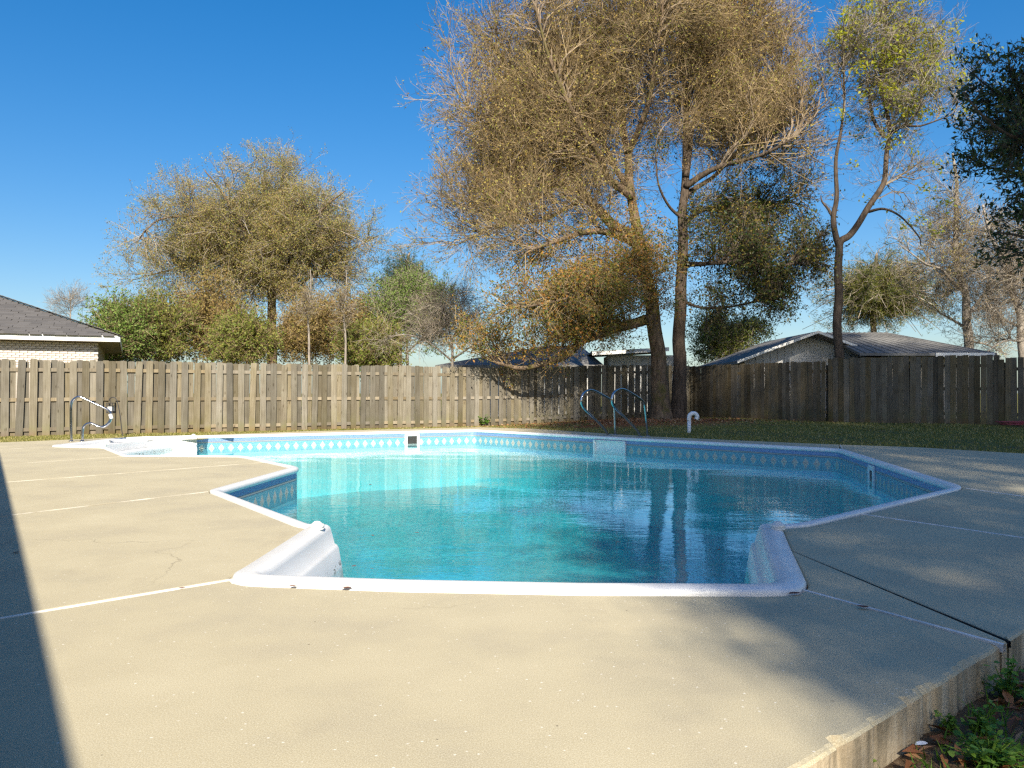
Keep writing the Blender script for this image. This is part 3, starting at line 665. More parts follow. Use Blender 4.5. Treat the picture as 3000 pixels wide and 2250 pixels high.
# ------------------------------------------------------------------ buildings
def prism(bm, pts, ext):
    a = [bm.verts.new(p) for p in pts]; b = [bm.verts.new(Vector(p) + Vector(ext)) for p in pts]
    bm.faces.new(a); bm.faces.new(b[::-1])
    for i in range(len(a)): bm.faces.new((a[i], b[i], b[(i + 1) % len(a)], a[(i + 1) % len(a)]))
def left_house():
    Zc = 26.0; corner = W(350, 985, Zc)            # front right corner of the eave
    t = thing('brick_house', (corner.x - 4, Zc + 4, 0), 'whitewashed brick house with grey hip roof and white fascia beyond the left fence', 'house'); o = t.location
    ez = corner.z; o = Vector((corner.x, Zc, 0)); t.location = o; t.rotation_euler = (0, 0, R(25)); x1 = corner.x; x0 = x1 - 12; y0 = Zc; y1 = Zc + 9
    sl_ = .40; run = 4.5; rz_ = ez + run * sl_
    # roof deck (solid hip)
    bm = bmesh.new(); vv = [Vector(p) - o for p in ((x0, y0, ez), (x1, y0, ez), (x1, y1, ez), (x0, y1, ez), (x0 + run, y0 + run, rz_), (x1 - run, y0 + run, rz_))]
    vv = [bm.verts.new(p) for p in vv]
    for f in ((0, 1, 5, 4), (1, 2, 5), (2, 3, 4, 5), (3, 0, 4), (3, 2, 1, 0)): bm.faces.new([vv[i] for i in f])
    roof = obj('roof', bm, M['shingle'], t)
    # shingles on the front slope (one mesh shared)
    sw, sh = .33, .30; c_ = math.atan(sl_); bm = bmesh.new(); box(bm, (0, 0, .006), (sw - .006, sh, .016), 0, 0, 0); bmesh.ops.recalc_face_normals(bm, faces=bm.faces); me = bpy.data.meshes.new('shingle'); bm.to_mesh(me); bm.free(); me.materials.append(M['shingle'])
    rn = random.Random(2); cnt = 0; rows = 20; ex = .205
    for r_ in range(rows):
        s_ = r_ * ex + .05; y = y0 + s_ * math.cos(c_); z = ez + s_ * math.sin(c_) + .012
        xr = x1 - s_ * math.cos(c_) - .12; k = 0
        while True:
            x = xr - k * sw - (r_ % 2) * sw * .5 - sw / 2 - .11 * math.sin(r_ * 2.4); k += 1
            if x < x1 - 7.2 or cnt >= 290: break
            link('shingle', me, roof, Vector((x + rn.uniform(-.02, .02), y, z + rn.uniform(0, .008))) - o, (c_ - .035, 0, rn.uniform(-.01, .01))); cnt += 1
    # ridge caps along the right hip
    hip = Vector((-run, run, run * sl_)); n = 24
    bm = bmesh.new(); box(bm, (0, 0, 0), (.26, .30, .02)); bevel(bm, .006, 1); me2 = bpy.data.meshes.new('hip_cap'); bm.to_mesh(me2); bm.free(); me2.materials.append(M['shingle'])
    for k in range(n): link('hip_cap', me2, roof, Vector((x1, y0, ez + .03)) + hip * ((k + .3) / n) - o, (.30, .30, R(45)))
    bm = bmesh.new(); box(bm, Vector(((x0 + x1) / 2, y0 - .012, ez - .085)) - o, (x1 - x0 + .02, .022, .19)); box(bm, Vector((x1 + .012, (y0 + y1) / 2, ez - .085)) - o, (.022, y1 - y0 - .01, .19)); obj('fascia', bm, M['white'], t)
    bm = bmesh.new(); box(bm, Vector(((x0 + x1) / 2, (y0 + y1) / 2, ez - .175)) - o, (x1 - x0 - .03, y1 - y0 - .03, .02)); obj('soffit', bm, M['soffit'], t)
    ov = .42; wy = y0 + ov; wx = x1 - .62
    bm = bmesh.new(); box(bm, Vector(((x0 + wx) / 2, (wy + y1 - .5) / 2 + .05, ez / 2 - .1)) - o, (wx - x0 - .03, y1 - wy - .5, ez - .17)); wall = obj('wall', bm, M['mortar'], t)
    bm = bmesh.new(); box(bm, (0, 0, 0), (.205, .07, .062)); bevel(bm, .006, 1); me3 = bpy.data.meshes.new('brick'); bm.to_mesh(me3); bm.free(); me3.materials.append(M['whitebrick'])
    for r_ in range(13):
        z = ez - .24 - r_ * .073
        for k in range(22):
            x = wx - .1 - k * .217 - (r_ % 2) * .108
            link('brick', me3, wall, Vector((x, wy + .055 + rn.uniform(-.006, .004), z)) - o, (0, 0, rn.uniform(-.01, .01)))
left_house()
def right_building():
    Zf = 28.5; L_, Rg, Rt = W(2160, 1066, Zf), W(2397, 978, Zf), W(2640, 1036, Zf)
    o = Vector((Rg.x, Zf + 3, gz(Rg.x, Zf))); t = thing('gabled_outbuilding', o, 'grey-roofed outbuilding with shaded white gable behind the right fence', 'outbuilding')
    L_ = Vector((L_.x, Zf, L_.z)); slope = (Rg.z - L_.z) / (Rg.x - L_.x); Rt = Vector((Rg.x + (Rg.x - L_.x) * 1.02, Zf, L_.z - .02))
    e = Rt; th = .10; dep = 6.0
    bm = bmesh.new()
    for a, b in ((L_, Rg), (Rg, e)):
        prism(bm, [a - o, b - o, b - o + Vector((0, 0, th)), a - o + Vector((0, 0, th))], (0, dep, 0))
    gr = obj('roof', bm, M['roof'], t)
    bm = bmesh.new()
    for a, b in ((L_, Rg), (Rg, e)): prism(bm, [a - o + Vector((0, -.03, .02)), b - o + Vector((0, -.03, .02)), b - o + Vector((0, -.03, th + .012)), a - o + Vector((0, -.03, th + .012))], (0, .028, 0))
    obj('rake_board', bm, M['white'], t)
    # gable wall set back beneath the overhang, with battens
    y = Zf + .85; inn = .5; gl_ = o.z - .3
    bm = bmesh.new(); poly = [Vector((L_.x + inn, y, gl_)), Vector((e.x - inn, y, gl_)), Vector((e.x - inn, y, L_.z + inn * slope)), Vector((Rg.x, y, Rg.z)), Vector((L_.x + inn, y, L_.z + inn * slope))]
    prism(bm, [p - o for p in poly], (0, 5, 0)); wall = obj('wall', bm, M['siding'], t)
    bm = bmesh.new(); box(bm, (0, 0, 0), (.035, .02, 1)); me = bpy.data.meshes.new('batten'); bm.to_mesh(me); bm.free(); me.materials.append(M['siding'])
    x = L_.x + inn + .15
    while x < e.x - inn - .1:
        top = Rg.z - abs(x - Rg.x) * slope - .03; b_ = link('batten', me, wall, Vector((x, y - .011, (top + gl_) / 2)) - o); b_.scale = (1, 1, top - gl_); x += .26
    # long side wing with lateral ridge, its roof falling towards the camera
    ez = W(2780, 1034, 27.2); r1 = W(2400, 974, 31.0); r2 = W(2600, 974, 31.0); r2.z = r1.z; a = Vector((Rg.x + .9, 27.2, ez.z)); b = Vector(W(2921, 1034, 27.2)); b.z = ez.z
    bm = bmesh.new(); back_ = Vector((b.x, 35, ez.z)); vv = [bm.verts.new(Vector(p) - o) for p in (a, b, r2, r1)] ; lo = [bm.verts.new(Vector(p) - o - Vector((0, 0, .09))) for p in (a, b, r2, r1)]
    bm.faces.new(vv); bm.faces.new(lo[::-1])
    for i in range(4): bm.faces.new((vv[i], lo[i], lo[(i + 1) % 4], vv[(i + 1) % 4]))
    pk = [bm.verts.new(Vector(p) - o) for p in (b + Vector((0, .01, 0)), back_, r2 + Vector((.01, 0, 0)))]; bm.faces.new(pk)
    pk = [bm.verts.new(Vector(p) - o) for p in (r2 + Vector((.01, .02, 0)), back_, Vector((r1.x, 35, ez.z)), r1 + Vector((0, .02, 0)))]; bm.faces.new(pk)
    wr = obj('wing_roof', bm, M['roof'], t)
    nrm = ((b - a).cross(r1 - a)).normalized()
    for k in range(13):
        f = (k + .5) / 13; p0 = a.lerp(b, f); p1 = r1.lerp(r2, f); bm = bmesh.new(); tube(bm, [p0 - o + Vector((0, -.02, .006)), p1 - o + Vector((0, 0, .006))], .018, 5); obj('roof_rib', bm, M['roof'], wr)
    bm = bmesh.new(); box(bm, Vector(((a.x + b.x) / 2 + 1.2, 27.17, ez.z - .06)) - o, (b.x - a.x - 2.6, .03, .13)); obj('fascia', bm, M['white'], t)
    bm = bmesh.new(); box(bm, Vector(((a.x + b.x) / 2, 30.5, (ez.z + gl_) / 2 - .06)) - o, (b.x - a.x - .8, 5.4, ez.z - gl_ - .12)); obj('wing_wall', bm, M['tanwall'], t)
right_building()
def mid_house():
    Zf = 36.0; a, b = W(1275, 1070, Zf), W(1770, 1066, Zf); r1, r2 = W(1600, 1012, Zf + 4), W(1700, 1008, Zf + 4); r2.z = r1.z; b.z = a.z
    o = Vector(((a.x + b.x) / 2, Zf + 4, gz(0, Zf))); t = thing('low_house', o, 'low grey-roofed white house behind the fence and drooping oak limb', 'house')
    bm = bmesh.new(); pts = [a, b, Vector((b.x, Zf + 8, a.z)), Vector((a.x, Zf + 8, a.z)), r1, r2]; vv = [bm.verts.new(p - o) for p in pts]
    for f in ((0, 1, 5, 4), (1, 2, 5), (2, 3, 4, 5), (3, 0, 4), (3, 2, 1, 0)): bm.faces.new([vv[i] for i in f])
    obj('roof', bm, M['roof'], t)
    bm = bmesh.new(); box(bm, Vector(((a.x + b.x) / 2, Zf - .015, a.z - .07)) - o, (b.x - a.x, .025, .15)); obj('fascia', bm, M['roof'], t)
    bm = bmesh.new(); box(bm, Vector(((a.x + b.x) / 2, Zf + 4, (a.z + o.z) / 2 - .1)) - o, (b.x - a.x - 1.2, 6.8, a.z - o.z - .05)); obj('wall', bm, M['siding'], t)
    # lean-to on the right with a white fascia
    c, d = W(1735, 1034, Zf - .5), W(1960, 1022, Zf - .5); bm = bmesh.new()
    prism(bm, [c - o, d - o, d - o + Vector((0, 0, .07)), c - o + Vector((0, 0, .07))], (0, 5, 0)); obj('porch_roof', bm, M['roof'], t)
    bm = bmesh.new(); prism(bm, [c - o + Vector((0, -.03, -.1)), d - o + Vector((0, -.03, -.1)), d - o + Vector((0, -.03, .05)), c - o + Vector((0, -.03, .05))], (0, .028, 0)); obj('porch_fascia', bm, M['white'], t)
    wx0, wx1 = W(1790, 1060, Zf).x, W(2012, 1060, Zf).x; bm = bmesh.new(); box(bm, Vector(((wx0 + wx1) / 2, Zf + 1.6, (c.z + o.z) / 2)) - o, (wx1 - wx0, 2.5, c.z - o.z - .12)); wl = obj('porch_wall', bm, M['siding'], t)
    x = wx0 + .15
    while x < wx1 - .1:
        bm = bmesh.new(); box(bm, Vector((x, Zf + .34, (c.z + o.z) / 2)) - o, (.05, .025, c.z - o.z - .14)); obj('batten', bm, M['siding'], wl); x += .4
mid_house()
# the house at the photographer's left whose eave throws the straight shadow
def home():
    dn = Vector((-.541, .841)); nl = Vector((-dn.y, dn.x)); sh_ = Vector((-sdir.x, -sdir.y, 0)) / sdir.z       # shadow shift per metre of height
    ez = 2.55; p0 = Vector((-1.16, 2.18)) - sh_.xy * ez; o = Vector((p0.x, p0.y, 0)) ; a = p0 + dn * -10; b = p0 + dn * 14
    t = thing('home_house', o, 'low house with a long straight eave beside the deck at left', 'house')
    bm = bmesh.new(); q = lambda p, k, z: Vector((p.x + nl.x * k, p.y + nl.y * k, z)) - o
    v = [bm.verts.new(x) for x in (q(a, 0, ez), q(b, 0, ez), q(b, 4, ez + 1.3), q(a, 4, ez + 1.3), q(a, 0, ez - .15), q(b, 0, ez - .15), q(b, 8, ez - .15), q(a, 8, ez - .15), q(b, 8, ez), q(a, 8, ez))]
    for f in ((0, 1, 2, 3), (0, 4, 5, 1), (4, 7, 6, 5), (3, 2, 8, 9), (9, 8, 6, 7), (1, 5, 6, 8, 2), (0, 3, 9, 7, 4)): bm.faces.new([v[i] for i in f])
    obj('roof', bm, M['shingle'], t)
    bm = bmesh.new(); vs_ = [q(a, 1, ez - .16), q(b, 1, ez - .16), q(b, 7, ez - .16), q(a, 7, ez - .16)]; prism(bm, vs_, (0, 0, -(ez + .1))); obj('wall', bm, M['tanwall'], t)
home()

# ------------------------------------------------------------------ trees
class Tree:
    def __init__(s, name, label, cat, base, seed, group=None):
        s.root = thing(name, base, label, cat, group); s.o = np.array(base, float); s.rs = np.random.RandomState(seed); s.skel = []; s.env = []
    def limb(s, pts, r0, r1, bark, name='limb', sides=8):
        p = smooth_path([Vector(q) for q in pts], 6); n = len(p); rr = [r0 + (r1 - r0) * (i / (n - 1)) ** .85 for i in range(n)]
        p = [q + Vector((noise.noise(q * .9 + Vector((5, 0, 0))), noise.noise(q * .9), noise.noise(q * .9 + Vector((0, 9, 0))))) * min(.09, rr[i] * .8) for i, q in enumerate(p)]
        if name == 'trunk': rr = [r * (1 + .55 * math.exp(-max(0, (q.z - p[0].z)) / .45)) for r, q in zip(rr, p)]
        bm = bmesh.new(); tube(bm, [q - s.root.location for q in p], rr, sides); obj(name, bm, bark, s.root, True)
        for i in range(1, n):
            t = (p[i] - p[i - 1]).normalized(); s.skel.append((*p[i], *t, rr[i], i / n))
    def ell(s, c, r): s.env.append((np.array(c, float), np.array(r, float)))
    def sample(s, n):
        w_ = np.array([np.prod(r) for c, r in s.env]); w_ /= w_.sum(); k = s.rs.choice(len(s.env), n, p=w_)
        u = s.rs.normal(size=(n, 3)); u /= np.linalg.norm(u, axis=1)[:, None]; u *= s.rs.uniform(.08, 1.12, n)[:, None] ** (1 / 3)
        cs = np.array([e[0] for e in s.env])[k]; rs_ = np.array([e[1] for e in s.env])[k]; p = cs + u * rs_
        m_ = max(5, n // 4); j = s.rs.randint(0, m_, n); j[:m_] = np.arange(m_)                  # gather the boughs into clumps round the first m_ points
        return p[j] * .5 + p * .5 + s.rs.normal(size=(n, 3)) * rs_ * .10
    def boughs(s, n, rmax=.06, k=5, up=.25, minr=.012, droop=0):
        sk = np.array(s.skel); tgt = s.sample(n); out = np.zeros((n, k + 1, 3)); r0 = np.zeros(n)
        tmin = s.skel_t if hasattr(s, 'skel_t') else .3
        sk = sk[sk[:, 7] > tmin]
        for i in range(n):
            d = tgt[i] - sk[:, :3]; dist = np.linalg.norm(d, axis=1); cosv = (d * sk[:, 3:6]).sum(1) / np.maximum(dist, .01)
            cost = dist * (1.25 - .45 * cosv) + np.where(d[:, 2] < 0, 1.2 * -d[:, 2] * (1 - droop), 0)
            j = cost.argmin(); a = sk[j, :3]; L = dist[j]; m_ = a + sk[j, 3:6] * L * .35 + np.array([0, 0, up * L * .3]) + s.rs.normal(size=3) * .08 * L + d[j] * .22
            t = np.linspace(0, 1, k + 1)[:, None]; out[i] = (1 - t) ** 2 * a + 2 * t * (1 - t) * m_ + t * t * tgt[i]
            out[i, 1:] += s.rs.normal(size=(k, 3)) * .03 * L
            r0[i] = np.clip(.012 * L + .006, minr, min(rmax, sk[j, 6] * .75 + .006))
        rr = r0[:, None] * np.linspace(1, .3, k + 1); return out, rr
    def kids(s, pts, rr, n, ln, ang, k=2, up=.15, t0=.15, rs=.55, rmin=.004, sag=0):
        N, K1, _ = pts.shape; t = s.rs.uniform(t0, 1, (N, n)); fi = t * (K1 - 1); i0 = np.minimum(fi.astype(int), K1 - 2); fr = fi - i0; ii = np.arange(N)[:, None]
        a = pts[ii, i0] * (1 - fr)[..., None] + pts[ii, i0 + 1] * fr[..., None]; d = pts[ii, i0 + 1] - pts[ii, i0]; d /= np.maximum(np.linalg.norm(d, axis=2), 1e-4)[..., None]
        r = rr[ii, i0] * (1 - fr) + rr[ii, i0 + 1] * fr; a = a.reshape(-1, 3); d = d.reshape(-1, 3); r = r.reshape(-1)
        m_ = len(a); q = s.rs.normal(size=(m_, 3)); q -= d * (q * d).sum(1)[:, None]; q /= np.linalg.norm(q, axis=1)[:, None]
        th = np.radians(s.rs.uniform(*ang, m_))[:, None]; v = d * np.cos(th) + q * np.sin(th); v[:, 2] += up; v /= np.linalg.norm(v, axis=1)[:, None]
        L = s.rs.uniform(*ln, m_) * (1.15 - .5 * t.reshape(-1)); out = np.zeros((m_, k + 1, 3)); out[:, 0] = a; cur = v
        for j in range(k):
            out[:, j + 1] = out[:, j] + cur * (L / k)[:, None]; cur = cur + s.rs.normal(size=(m_, 3)) * .16; cur[:, 2] -= sag; cur /= np.linalg.norm(cur, axis=1)[:, None]
        r0 = np.maximum(r * rs, rmin); return out, r0[:, None] * np.linspace(1, .5, k + 1)
    def tubes(s, sets, m, name='crown', sides=3):
        V, Fc, off = [], [], 0
        for pts, rr in sets:
            N, K1, _ = pts.shape; d = pts[:, -1] - pts[:, 0]; d /= np.maximum(np.linalg.norm(d, axis=1), 1e-4)[:, None]
            u = np.cross(d, s.rs.normal(size=(N, 3))); u /= np.maximum(np.linalg.norm(u, axis=1), 1e-4)[:, None]; v = np.cross(d, u)
            an = np.arange(sides) * 2 * math.pi / sides
            ring = u[:, None] * np.cos(an)[None, :, None] + v[:, None] * np.sin(an)[None, :, None]
            vv = pts[:, :, None] + ring[:, None] * rr[:, :, None, None]; V.append((vv - s.o).reshape(-1, 3))
            b = (np.arange(N) * K1 * sides)[:, None, None] + (np.arange(K1 - 1) * sides)[None, :, None] + np.arange(sides)[None, None]
            b2 = (np.arange(N) * K1 * sides)[:, None, None] + (np.arange(K1 - 1) * sides)[None, :, None] + ((np.arange(sides) + 1) % sides)[None, None]
            Fc.append(np.stack([b, b2, b2 + sides, b + sides], -1).reshape(-1, 4) + off); off += N * K1 * sides
        return npmesh(name, np.concatenate(V), np.concatenate(Fc), m, s.root, kind='stuff')
    def leaves(s, pts, n, size, m, name='foliage', aspect=.5, spread=.03, frac=1., flat=0):
        if frac < 1: pts = pts[s.rs.uniform(size=len(pts)) < frac]
        N, K1, _ = pts.shape; t = s.rs.uniform(.1, 1, (N, n)) * (K1 - 1); i0 = np.minimum(t.astype(int), K1 - 2); fr = (t - i0)[..., None]; ii = np.arange(N)[:, None]
        c = (pts[ii, i0] * (1 - fr) + pts[ii, i0 + 1] * fr).reshape(-1, 3); c = c + s.rs.normal(size=c.shape) * spread; return s.quads(c, size, m, name, aspect, flat)
    def quads(s, c, size, m, name='foliage', aspect=.5, flat=0):
        k = len(c); a = s.rs.normal(size=(k, 3)); a[:, 2] *= 1 - flat * .6; a /= np.linalg.norm(a, axis=1)[:, None]; b = np.cross(a, s.rs.normal(size=(k, 3))); b /= np.linalg.norm(b, axis=1)[:, None]
        sz = (size * s.rs.uniform(.6, 1.3, k))[:, None]; a = a * sz; b = b * sz * aspect; V = np.stack([c - a * .5, c + b * .5, c + a * .5, c - b * .5], 1) - s.o
        return npmesh(name, V.reshape(-1, 3), np.arange(4 * k).reshape(k, 4), m, s.root, kind='stuff')
def rz_(s, Z): return s * Z / F

# --- the big twin oaks
def big_oak():
    Z = 27.0; px = Z / F
    b = Vector((W(1935, 0, Z).x, Z, gz(5, Z)))
    T = Tree('water_oak', 'huge spreading oak, thicker left one of the twin trunks, with a drooping low limb', 'tree', b, 11)
    L = lambda *p, Z0=Z: [W(x, y, Z0 + dz) for x, y, dz in p]
    bk = M['bark_oak']
    T.limb([b + Vector((0, 0, -.15))] + L((1930, 1140, 0), (1922, 1000, 0), (1905, 860, 0), (1880, 740, 0), (1862, 660, 0), (1846, 580, .2), (1840, 470, .3), (1828, 380, .5), (1820, 260, .6), (1828, 130, .8), (1822, -60, 1)), .30, .045, bk, 'trunk', 14)
    T.limb(L((1872, 720, 0), (1820, 690, -.6), (1738, 676, -1.4), (1640, 705, -2.2), (1560, 730, -2.8)), .16, .04, bk)
    T.limb(L((1862, 690, 0), (1796, 660, .2), (1745, 608, .3), (1700, 545, .5), (1661, 470, .8), (1602, 393, 1.2), (1557, 316, 1.4), (1511, 250, 1.6), (1440, 130, 2)), .20, .035, bk)
    T.limb(L((1846, 580, 0), (1783, 520, -.4), (1751, 452, -.8), (1715, 390, -1.2), (1660, 290, -1.6), (1610, 170, -2), (1570, 20, -2.2)), .16, .03, bk)
    T.limb(L((1846, 560, .2), (1790, 470, 1.), (1740, 330, 1.8), (1700, 180, 2.2), (1690, 0, 2.6)), .12, .03, bk)
    T.limb(L((1838, 450, .3), (1880, 360, -.5), (1910, 250, -1), (1930, 100, -1.4), (1950, -60, -1.6)), .12, .03, bk)
    T.limb(L((1661, 470, .8), (1580, 440, .2), (1500, 400, -.3), (1420, 360, -.6), (1360, 300, -.8)), .08, .02, bk)
    T.limb(L((1715, 574, .5), (1640, 545, 1.3), (1540, 520, 1.8), (1430, 470, 2.2)), .08, .02, bk)
    T.limb(L((1905, 850, 0), (1853, 768, -.8), (1790, 800, -1.4), (1726, 845, -2.2), (1640, 880, -2.8), (1540, 900, -3.2)), .12, .025, bk)
    T.limb(L((1922, 930, 0), (1860, 945, -.5), (1770, 975, -1.1), (1706, 1000, -1.5), (1655, 1042, -1.7), (1590, 1066, -1.8), (1525, 1078, -1.9), (1450, 1062, -1.9)), .19, .05, bk)
    T.limb(L((1715, 574, .5), (1600, 640, .2), (1480, 660, -.4), (1380, 700, -.8)), .07, .02, bk)
    E = lambda x, y, dz, rx, ry, rz: T.ell(W(x, y, Z + dz), (rx * px, rz, ry * px))
    E(1620, 150, .5, 290, 260, 3.4); E(1830, 60, .5, 300, 300, 3.6); E(1500, 330, 0, 210, 150, 2.8); E(1470, 200, .5, 160, 140, 2.4); E(1700, 400, 0, 280, 180, 3); E(1440, 560, -.5, 180, 150, 2.4); E(1560, 620, -1.5, 230, 130, 2.2); E(1390, 660, -1, 140, 110, 2); E(1330, 740, -1, 90, 60, 1.6); E(1500, 740, -1, 170, 70, 1.8); E(1400, 590, -.5, 150, 120, 2.2); E(1420, 700, -1.5, 160, 90, 2); E(1700, 620, .5, 150, 120, 2.4); E(1380, 480, 0, 120, 130, 2); E(1650, 500, 1, 200, 150, 2.6)
    T.skel_t = .22
    p1, r1 = T.boughs(600, .07)
    p2, r2 = T.kids(p1, r1, 6, (.9, 2.0), (22, 60), 2, .12, .15, .6, .0075)
    p3, r3 = T.kids(p2, r2, 6, (.45, 1.05), (20, 55), 2, .08, .15, .65, .0055)
    p4, r4 = T.kids(p3, r3, 3, (.25, .6), (20, 60), 1, .12, .2, .7, .0042)
    T.tubes([(p1, r1)], M['bark_grey'], 'boughs', 5)
    T.tubes([(p2, r2), (p3, r3), (p4, r4)], M['twig_tan'], 'crown')
    T.leaves(p4, 1, .075, M['bud'], 'bud_mass', .55, .03, .95)
    # leafy lower skirt on the drooping limbs
    T.env = []; E(1640, 850, -2, 190, 90, 1.8); E(1560, 960, -2.2, 170, 75, 1.6); E(1450, 1020, -2.0, 150, 60, 1.4); E(1370, 980, -2, 90, 70, 1.2); E(1930, 740, -.9, 85, 130, 1.1); E(1945, 900, -1.0, 80, 90, 1.0); E(1830, 660, -1.2, 110, 80, 1.4); E(1770, 930, -1.2, 120, 100, 1.6); E(1880, 820, -.5, 110, 110, 1.5); E(1780, 760, -.5, 150, 70, 1.6); E(1650, 760, -1.5, 150, 60, 1.6); E(1860, 990, -.9, 90, 70, 1)
    p1, r1 = T.boughs(320, .035, droop=.8); p2, r2 = T.kids(p1, r1, 7, (.5, 1.1), (25, 70), 2, .0, .15, .6, .006, .08); p3, r3 = T.kids(p2, r2, 5, (.25, .6), (25, 65), 2, -.05, .15, .65, .0045, .1)
    T.tubes([(p1, r1), (p2, r2), (p3, r3)], M['twig_tan'], 'skirt_twigs'); T.leaves(p3, 5, .085, M['leaf_orange'], 'leaf_skirt', .48, .06, .8)
    # second trunk
    b2 = Vector((W(1992, 0, Z).x, Z + .5, gz(5.5, Z)))
    T = Tree('water_oak', 'tall oak, thinner right one of the twin trunks, dark green low down', 'tree', b2, 12)
    L2 = lambda *p: [W(x, y, Z + .5 + dz) for x, y, dz in p]
    bk = M['bark_dark']; T.limb([b2 + Vector((0, 0, -.15))] + L2((1990, 1100, 0), (1990, 940, 0), (1998, 800, 0), (1998, 690, 0), (2004, 600, 0), (2006, 520, .2), (2008, 400, .4), (2010, 280, .5), (1995, 160, .5), (2000, 20, .6), (2005, -80, .6)), .25, .045, bk, 'trunk', 12)
    T.limb(L2((2006, 520, .1), (2018, 440, .3), (2030, 360, .6), (2056, 280, 1.), (2080, 200, 1.2), (2110, 60, 1.4)), .12, .03, bk)
    T.limb(L2((2006, 545, 0), (2060, 512, -.3), (2110, 490, -.6), (2180, 470, -1), (2260, 440, -1.3), (2330, 400, -1.5)), .12, .03, bk)
    T.limb(L2((2004, 575, 0), (2050, 545, .7), (2110, 500, 1.5), (2180, 420, 2.2), (2240, 300, 2.6), (2290, 150, 2.8)), .10, .025, bk)
    T.limb(L2((2002, 770, 0), (2060, 772, -.5), (2160, 770, -1), (2250, 785, -1.4), (2340, 770, -1.7)), .10, .03, bk)
    T.limb(L2((2000, 660, 0), (2050, 620, .5), (2130, 600, 1.2), (2240, 600, 1.8), (2330, 590, 2.)), .08, .02, bk)
    T.limb(L2((1996, 880, 0), (2050, 900, -.3), (2130, 900, -.6), (2230, 880, -.7)), .06, .02, bk)
    T.limb(L2((2002, 640, 0), (1960, 600, -.5), (1930, 540, -1), (1920, 440, -1.2)), .06, .02, bk)
    E(2080, 110, 1, 260, 230, 3.2); E(2240, 160, .5, 190, 210, 2.8); E(2180, 360, .5, 210, 130, 2.8); E(1990, 330, 0, 120, 160, 2.4)
    T.env = T.env; T.skel_t = .25
    T.env = []
    for a in ((2060, 110, 1, 250, 240, 3.2), (2230, 170, .5, 170, 210, 2.8), (2170, 360, .5, 190, 120, 2.8), (1980, 320, 0, 130, 170, 2.4), (2250, 480, 0, 190, 130, 2.4), (2080, 600, .6, 110, 110, 1.8), (2300, 300, 1, 150, 160, 2.2)): T.ell(W(a[0], a[1], Z + .5 + a[2]), (a[3] * px, a[5], a[4] * px))
    p1, r1 = T.boughs(350, .065); p2, r2 = T.kids(p1, r1, 6, (.9, 2.0), (22, 60), 2, .2, .15, .6, .0075)
    p3, r3 = T.kids(p2, r2, 6, (.45, 1.05), (20, 55), 2, .12, .15, .65, .0055); p4, r4 = T.kids(p3, r3, 3, (.25, .6), (20, 60), 1, .15, .2, .7, .0042)
    T.tubes([(p1, r1)], M['bark_grey'], 'boughs', 5); T.tubes([(p2, r2), (p3, r3), (p4, r4)], M['twig_tan'], 'crown'); T.leaves(p4, 1, .075, M['bud'], 'bud_mass', .55, .03, .95)
    T.env = []
    for a in ((2240, 730, -1, 165, 95, 2), (2320, 800, -1.2, 110, 110, 1.8), (2120, 800, -.5, 110, 90, 1.6), (2280, 640, .8, 130, 70, 1.6), (2140, 600, .6, 130, 60, 1.6), (2200, 900, -.5, 150, 60, 1.6), (2060, 930, 0, 80, 80, 1.2), (1950, 480, -1, 60, 60, 1), (2060, 690, -.8, 85, 110, 1.3), (1985, 620, -.9, 60, 90, 1.), (2380, 700, 0, 70, 90, 1.4), (2300, 540, 1, 110, 70, 1.6)): T.ell(W(a[0], a[1], Z + .5 + a[2]), (a[3] * px, a[5], a[4] * px))
    p1, r1 = T.boughs(270, .035, droop=.7); p2, r2 = T.kids(p1, r1, 7, (.5, 1.1), (25, 70), 2, .05, .15, .6, .006, .05); p3, r3 = T.kids(p2, r2, 5, (.25, .55), (25, 65), 2, 0, .15, .65, .0045, .08)
    T.tubes([(p1, r1), (p2, r2), (p3, r3)], M['twig_dark'], 'leafy_twigs'); T.leaves(p3, 4, .10, M['leaf_dkgreen'], 'foliage', .5, .08, .8)
big_oak()

